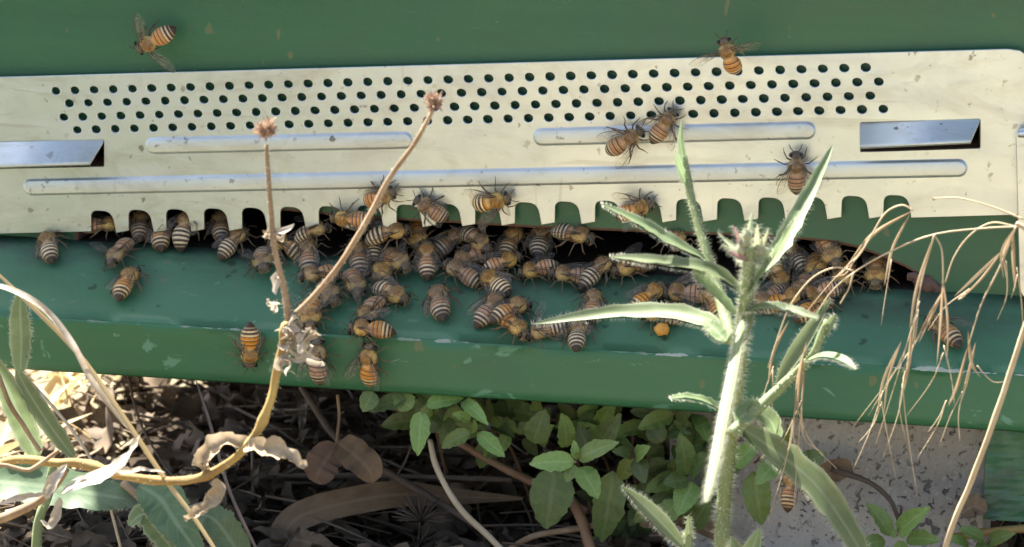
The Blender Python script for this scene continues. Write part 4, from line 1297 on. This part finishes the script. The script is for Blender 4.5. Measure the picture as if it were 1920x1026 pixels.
for a, b, c, awns in SPK:
    y_ = YO + prg.uniform(-7, 7)
    A_, B_, C_ = aty(*a, y_), aty(*b, y_), aty(*c, y_ - 1)
    m = MB()
    for k in range(2):
        off = Vector((prg.uniform(-1, 1), prg.uniform(-1, 1), prg.uniform(-.4, .4))) * 1.1
        pth = cr([A_, B_ + off, C_ + off * 1.3], 12)
        m.ribbon(pth, leafprof(12, .34, .8, .8), Vector((prg.uniform(-.7, .7), -1, .3)).normalized(), .7, 0, 0)
    for w_ in awns:
        e_ = aty(*w_, y_ + prg.uniform(-6, 6))
        s0 = B_.lerp(C_, prg.uniform(.2, .9))
        pth = cr([s0, C_.lerp(e_, .35) + Vector((prg.uniform(-1, 1), 0, prg.uniform(-1, 1))), e_], 12)
        m.tube(pth, lin(.16, .06, 12), 4, 1)
    m.build('spikelet', [M_oat, M_awn], root)

# --- mint under the board ------------------------------------------------------
def mint_leaf_mesh(wr, fold, seed):
    m = MB(); rg = random.Random(seed)
    n = 19
    path = [Vector((i / (n - 1) * 100.0, 0, 6 * math.sin(i / (n - 1) * math.pi) - 8 * (i / (n - 1)) ** 2)) for i in range(n)]
    m.ribbon(path, leafprof(n, 50 * wr, .72, .68, .05), UPV, fold, .06, 0, 0, .045, rg, 3.0)
    return m
MINTM = [mint_leaf_mesh(w_, f_, i) for i, (w_, f_) in enumerate(((.46, .22), (.52, .30), (.40, .35), (.6, .15)))]
MINTC = {}
def mleaf(root, b, t, wpix, Y, mat, tilt=None, dy=None):
    dy = prg.uniform(-8, 3) if dy is None else dy
    B_ = aty(b[0], b[1], Y); T_ = aty(t[0], t[1], Y + dy)
    L = (T_ - B_).length
    want = wpix * pxmm(B_) / L
    k = min(range(4), key=lambda i: abs((.46, .52, .40, .6)[i] - want))
    key = (k, mat.name)
    if key not in MINTC: MINTC[key] = MINTM[k].mesh('mint_leaf', mat)
    fx = (T_ - B_).normalized()
    nz_ = (-DV + UPV * prg.uniform(.2, .9) + RV * prg.uniform(-.5, .5)) if tilt is None else tilt
    nz_ = (nz_ - fx * nz_.dot(fx)).normalized()
    ly = nz_.cross(fx)
    sw = want / (.46, .52, .40, .6)[k]
    rot = Matrix((fx, ly * sw, nz_)).transposed().to_4x4()
    o = bpy.data.objects.new('leaf', MINTC[key]); COL.objects.link(o)
    o.parent = root
    o.matrix_local = Matrix.Translation(B_ * MM - Vector(root.location)) @ rot @ Matrix.Scale(L / 100.0, 4)
    return o
def mint(lab, node, Y, leaves, base=None, mat=M_mint, group='mint sprigs under the landing board'):
    nd = aty(node[0], node[1], Y)
    bx_ = nd.x + prg.uniform(-12, 12) if base is None else base
    g = ground_pt(bx_, Y + 70)
    root = empty('mint_sprig', g, lab, 'plant', group)
    stem(root, 'stem', [g, g.lerp(nd, .45) + Vector((prg.uniform(-9, 9), 10, 12)), nd], .5, .35, M_redstalk, n=14, seg=6)
    for q in leaves:
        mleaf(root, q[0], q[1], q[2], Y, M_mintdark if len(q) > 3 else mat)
mint('mint sprig with a long leaf hanging below the board, leftmost of the green clump', (790, 768), -26,
     [((772, 766), (738, 736), 42), ((790, 772), (783, 853), 38), ((792, 766), (812, 780), 26), ((800, 760), (868, 745), 34), ((760, 750), (690, 768), 38, 1), ((700, 735), (680, 772), 36, 1)])
mint('mint sprig with four narrow leaves right of the leftmost one', (887, 806), -24,
     [((868, 752), (914, 794), 28), ((882, 812), (826, 838), 33), ((897, 812), (946, 856), 31), ((882, 788), (850, 775), 22), ((884, 814), (890, 788), 16), ((810, 742), (850, 750), 30)])
mint('bright mint sprig with a star of pale green leaves, nearest the viewer', (1079, 867), -38,
     [((1076, 866), (992, 868), 40), ((1086, 860), (1157, 828), 38), ((1080, 860), (1076, 826), 17), ((1078, 872), (1061, 903), 28), ((1088, 876), (1121, 932), 46), ((1082, 862), (1090, 848), 12)])
mint('big dull old mint leaves drooping under the bright star sprig', (1050, 870), -18,
     [((1040, 880), (1024, 992), 84, 1), ((1150, 885), (1128, 1020), 62, 1), ((1062, 838), (1056, 778), 38), ((1000, 830), (1022, 770), 50, 1), ((1110, 860), (1085, 800), 44, 1), ((1120, 840), (1160, 780), 46, 1)])
mint('mint sprig close under the board edge left of the concrete block', (1262, 775), -14,
     [((1262, 778), (1196, 802), 38), ((1250, 772), (1180, 770), 36, 1), ((1266, 780), (1300, 762), 34, 1), ((1240, 830), (1215, 782), 40, 1)])
mint('small pale mint sprig with round leaves left of the weed stem', (1190, 862), -22,
     [((1184, 858), (1162, 902), 32), ((1195, 860), (1208, 905), 34, 1), ((1185, 855), (1150, 845), 28, 1), ((1192, 858), (1215, 838), 30)])
mint('dark leafy mint behind the hanging white leaf', (1290, 880), -16,
     [((1285, 890), (1278, 815), 46, 1), ((1290, 900), (1245, 905), 40, 1), ((1300, 905), (1270, 965), 50), ((1296, 895), (1330, 850), 44, 1), ((1290, 960), (1320, 990), 50, 1), ((1270, 940), (1235, 985), 44), ((1300, 985), (1330, 935), 44, 1)])
mint('mint sprig growing right behind the weed stem', (1415, 868), -20,
     [((1378, 872), (1424, 828), 42), ((1462, 862), (1418, 906), 42), ((1412, 885), (1428, 986), 54), ((1455, 850), (1480, 802), 28), ((1390, 880), (1350, 850), 44, 1), ((1430, 830), (1390, 800), 40, 1), ((1500, 880), (1545, 850), 46, 1)])
mint('mint sprig at the foot of the speckled block', (1682, 1004), -26,
     [((1686, 1000), (1738, 952), 40), ((1668, 1004), (1628, 942), 38), ((1680, 1008), (1670, 988), 16), ((1660, 1016), (1612, 1020), 34), ((1700, 1010), (1760, 1012), 34), ((1684, 1014), (1690, 1060), 34)])
mint('small mint leaves at the lower right corner below the hive foot', (1850, 1016), -20,
     [((1845, 1014), (1800, 990), 30), ((1856, 1016), (1900, 1000), 30), ((1850, 1020), (1830, 1050), 30), ((1815, 1020), (1780, 1010), 26)])
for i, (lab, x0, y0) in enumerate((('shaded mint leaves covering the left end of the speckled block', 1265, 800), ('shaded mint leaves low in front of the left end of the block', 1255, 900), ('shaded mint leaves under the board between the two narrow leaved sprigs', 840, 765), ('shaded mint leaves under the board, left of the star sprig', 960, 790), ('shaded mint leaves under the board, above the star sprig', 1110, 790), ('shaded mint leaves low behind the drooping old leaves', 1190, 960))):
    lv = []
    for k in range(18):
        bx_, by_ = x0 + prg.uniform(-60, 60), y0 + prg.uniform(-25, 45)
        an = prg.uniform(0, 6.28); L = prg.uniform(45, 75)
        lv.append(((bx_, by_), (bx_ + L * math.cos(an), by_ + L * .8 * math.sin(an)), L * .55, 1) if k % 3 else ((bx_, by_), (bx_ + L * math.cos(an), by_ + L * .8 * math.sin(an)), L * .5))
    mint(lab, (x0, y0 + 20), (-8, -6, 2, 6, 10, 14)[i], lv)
# bee resting on the mint
bee(1482, 915, 80, 'B', D, 's', 'f', 'bee low among the mint under the oat spikelets', scale=.8, at=(Vector((0, -14, 0)), Vector((-.2, -.8, .6)).normalized()))

# --- dead leaves, twigs and stalks under the board -----------------------------
def deadleaf(lab, q, hw, mat, nrm=None, fold=.3, wave=.25, name='dead_leaf', cat='dead leaf', twist=0.0, linear=False):
    pts = pp(q)
    root = empty(name, pts[0], lab, cat)
    blade(root, 'blade', pts, hw, mat, nrm=nrm, fold=fold, n=24, wave=wave, twist=twist, q=.5, linear=linear)
    return root
def stick(lab, q, r0, r1, mat, name='twig', cat='twig'):
    pts = pp(q)
    root = empty(name, pts[0], lab, cat)
    stem(root, 'shaft', pts, r0, r1, mat, n=24)
    return root
r_ = deadleaf('brown torn dead leaf hanging on a thin stalk under the board', [(632, 832, -6), (612, 862, -8), (598, 886, -10), (590, 905, -10)], 5.4, M_brown)
blade(r_, 'blade', pp([(634, 830, -6), (660, 850, -8), (690, 878, -10), (700, 905, -10)]), 5.0, M_brown, fold=.3, n=20, wave=.3, q=.5)
stem(r_, 'petiole', pp([(633, 740, 0), (636, 780, -2), (631, 832, -6)]), .5, .45, M_drystem)
deadleaf('long tan strap leaf looping across the dark litter', [(545, 1060, 6), (532, 1010, 4), (560, 970, 4), (640, 945, 8), (740, 928, 12), (850, 932, 20), (980, 935, 26)], 4.6, M_brown, name='strap_leaf', fold=.12, wave=.08, linear=True)
deadleaf('short end of a tan strap leaf at the lower middle', [(545, 1010, 0), (580, 1018, -4), (640, 1040, -8)], 3.6, M_brown, name='strap_leaf', fold=.12, linear=True)
stick('grey brown twig slanting from under the board to the litter', [(565, 725, 30), (640, 830, 16), (760, 905, 8), (860, 965, 4), (900, 990, 4)], 1.0, 1.2, M_twig)
stick('thin pale stalk curving down in the middle', [(806, 825, -16), (820, 880, -20), (860, 950, -24), (920, 1010, -26), (980, 1070, -30)], .8, 1.0, M_awn, 'dry_stalk', 'stalk')
stick('reddish brown stalk slanting behind the mint', [(720, 752, 14), (820, 805, 10), (920, 865, 6), (1000, 905, 2), (1100, 960, 0)], 1.1, 1.3, M_redstalk, 'dry_stalk', 'stalk')
stick('thick brown stalk standing below the drooping mint leaf', [(1045, 905, -12), (1078, 950, -14), (1098, 1000, -16), (1120, 1070, -20)], 1.4, 1.6, M_redstalk, 'dry_stalk', 'stalk')
stick('pale dry stalk lying along the bottom edge', [(940, 1040, -14), (1000, 1006, -14), (1090, 990, -12), (1160, 975, -8)], .9, .9, M_drystem, 'dry_stalk', 'stalk')
stick('thin twig lying level across the dark litter', [(380, 905, 50), (560, 892, 44), (760, 894, 36), (960, 900, 24)], .7, .8, M_twig)
stick('thin arched twig in front of the speckled block', [(1560, 880, -10), (1630, 905, -8), (1670, 940, -6), (1690, 990, -4)], .9, .6, M_twig)
stick('yellowish stick lying at the lower right corner', [(1780, 1010, -14), (1850, 998, -12), (1960, 988, -10)], 1.2, 1.2, M_yellow, 'dry_stalk', 'stalk')
deadleaf('rust brown dead leaf against the speckled block', [(1528, 910, -10), (1555, 890, -10), (1580, 880, -8), (1600, 885, -6)], 3.4, M_brown)
deadleaf('dark brown dead leaf at the foot of the hive stand', [(1800, 965, -12), (1825, 950, -10), (1850, 960, -10)], 3.6, M_litterleaf if 'M_litterleaf' in globals() else M_brown)
deadleaf('brown straw leaf lying under the weed stem', [(1200, 985, -6), (1260, 970, -6), (1340, 1000, -8), (1400, 1030, -8)], 2.6, M_brown)
for i, (lab, q, r_) in enumerate((
  ('thin straw stalk leaning across the sunlit patch at the left', [(60, 720, -30), (130, 800, -40), (190, 900, -50), (230, 1040, -60)], .5),
  ('fine straw stalk crossing low at the left', [(10, 960, -60), (140, 930, -50), (300, 960, -40), (420, 930, -20)], .45),
  ('bent reddish straw behind the toothed leaves', [(230, 905, -70), (270, 940, -72), (310, 975, -74), (350, 1030, -76)], 1.1),
  ('fine grey stem crossing behind the golden blade', [(240, 705, 30), (262, 790, 20), (300, 860, 10), (330, 900, 0)], .4),
  ('thin dark stem leaning by the burr', [(700, 960, 10), (740, 900, 16), (770, 840, 20), (780, 770, 24)], .4))):
    stick(lab, q, r_, r_ * .8, (M_awn, M_awn, M_drystem, M_twig, M_twig)[i], 'dry_stalk', 'stalk')
# spiky dry burr
bc = aty(790, 975, 0)
root = empty('dry_burr', bc, 'dark spiky dry seed burr lying on the litter', 'burr')
mb = MB()
for k in range(60):
    d = Vector((prg.gauss(0, 1), prg.gauss(0, .7), abs(prg.gauss(0.6, .7)))).normalized()
    mb.tube([bc, bc + d * 4, bc + d * prg.uniform(6, 11)], [.35, .3, .08], 4)
mb.build('spines', M_twig, root)

# --- litter that nobody could count ----------------------------------------------
lrg = random.Random(5)
mb = MB()
for _ in range(2200):
    x = lrg.uniform(-175, 150); y = lrg.uniform(-40, 300)
    c = ground_pt(x, y) + Vector((0, 0, lrg.uniform(0, 7)))
    a = lrg.uniform(0, 6.28); L = lrg.uniform(5, 18)
    d = Vector((math.cos(a), math.sin(a), lrg.uniform(-.35, .5)))
    pth = [c, c + d * L * .5 + Vector((0, 0, lrg.uniform(0, 4))), c + d * L]
    mb.ribbon(cr(pth, 8), leafprof(8, L * lrg.uniform(.08, .32), .8, .6), Vector((lrg.uniform(-.8, .8), lrg.uniform(-.9, .4), 1)).normalized(), lrg.uniform(.1, .9), .4, 0, lrg.uniform(-1.5, 1.5), .2, lrg, 1.6)
for _ in range(900):
    x = lrg.uniform(-175, 150); y = lrg.uniform(-40, 300)
    c = ground_pt(x, y) + Vector((0, 0, lrg.uniform(1, 9)))
    a = lrg.uniform(0, 6.28); L = lrg.uniform(15, 50)
    d = Vector((math.cos(a), math.sin(a), lrg.uniform(-.2, .35)))
    mb.tube([c, c + d * L * .5 + Vector((0, 0, lrg.uniform(-1, 3))), c + d * L], lrg.uniform(.2, .6), 4)
tag(mb.build('leaf_litter', M_litter), 'dark dead leaves and bits covering the soil under the hive', 'litter', kind='stuff')
mb = MB()
for _ in range(2600):
    if lrg.random() < .55:
        x = lrg.uniform(-420, -168); y = lrg.uniform(-60, 420)
    else:
        x = lrg.uniform(-300, 300); y = lrg.uniform(-420, -165)
    c = ground_pt(x, y) + Vector((0, 0, lrg.uniform(0, 6)))
    a = lrg.uniform(0, 6.28); L = lrg.uniform(8, 34)
    d = Vector((math.cos(a), math.sin(a), lrg.uniform(-.1, .7)))
    mb.ribbon(cr([c, c + d * L * .5 + Vector((0, 0, 2)), c + d * L], 4), [lrg.uniform(.4, 2.2)] * 3 + [.1], Vector((lrg.uniform(-.8, .8), lrg.uniform(-.8, .8), 1)).normalized(), .4, .2, 0, 0, 0, lrg)
tag(mb.build('dry_straw', M_straw), 'pale dry straw covering the sunlit ground', 'straw', kind='stuff')

# unseen low weeds added at the front left to darken the plate's reflection
mb = MB()
for _ in range(9000):
    x = lrg.uniform(-1000, -150); y = lrg.uniform(-1100, -240)
    if x > -330 and y < -620: continue
    if noise.noise(Vector((x * .008, y * .008, 4))) < -.35: continue
    c = ground_pt(x, y)
    a = lrg.uniform(0, 6.28); L = lrg.uniform(25, 62)
    d = Vector((math.cos(a) * .6, math.sin(a) * .6, lrg.uniform(.35, 1)))
    mb.ribbon(cr([c, c + d * L * .5 + Vector((0, 0, 4)), c + d * L], 4), [2.2, lrg.uniform(4, 10), lrg.uniform(3, 7), .1], Vector((lrg.uniform(-.8, .8), lrg.uniform(-.8, .8), 1)).normalized(), .3, .2, 0, 0, 0, lrg)
tag(mb.build('added_ground_cover', M_added_weed), 'low green weeds added out of view to darken the plate reflection', 'weeds', kind='stuff')
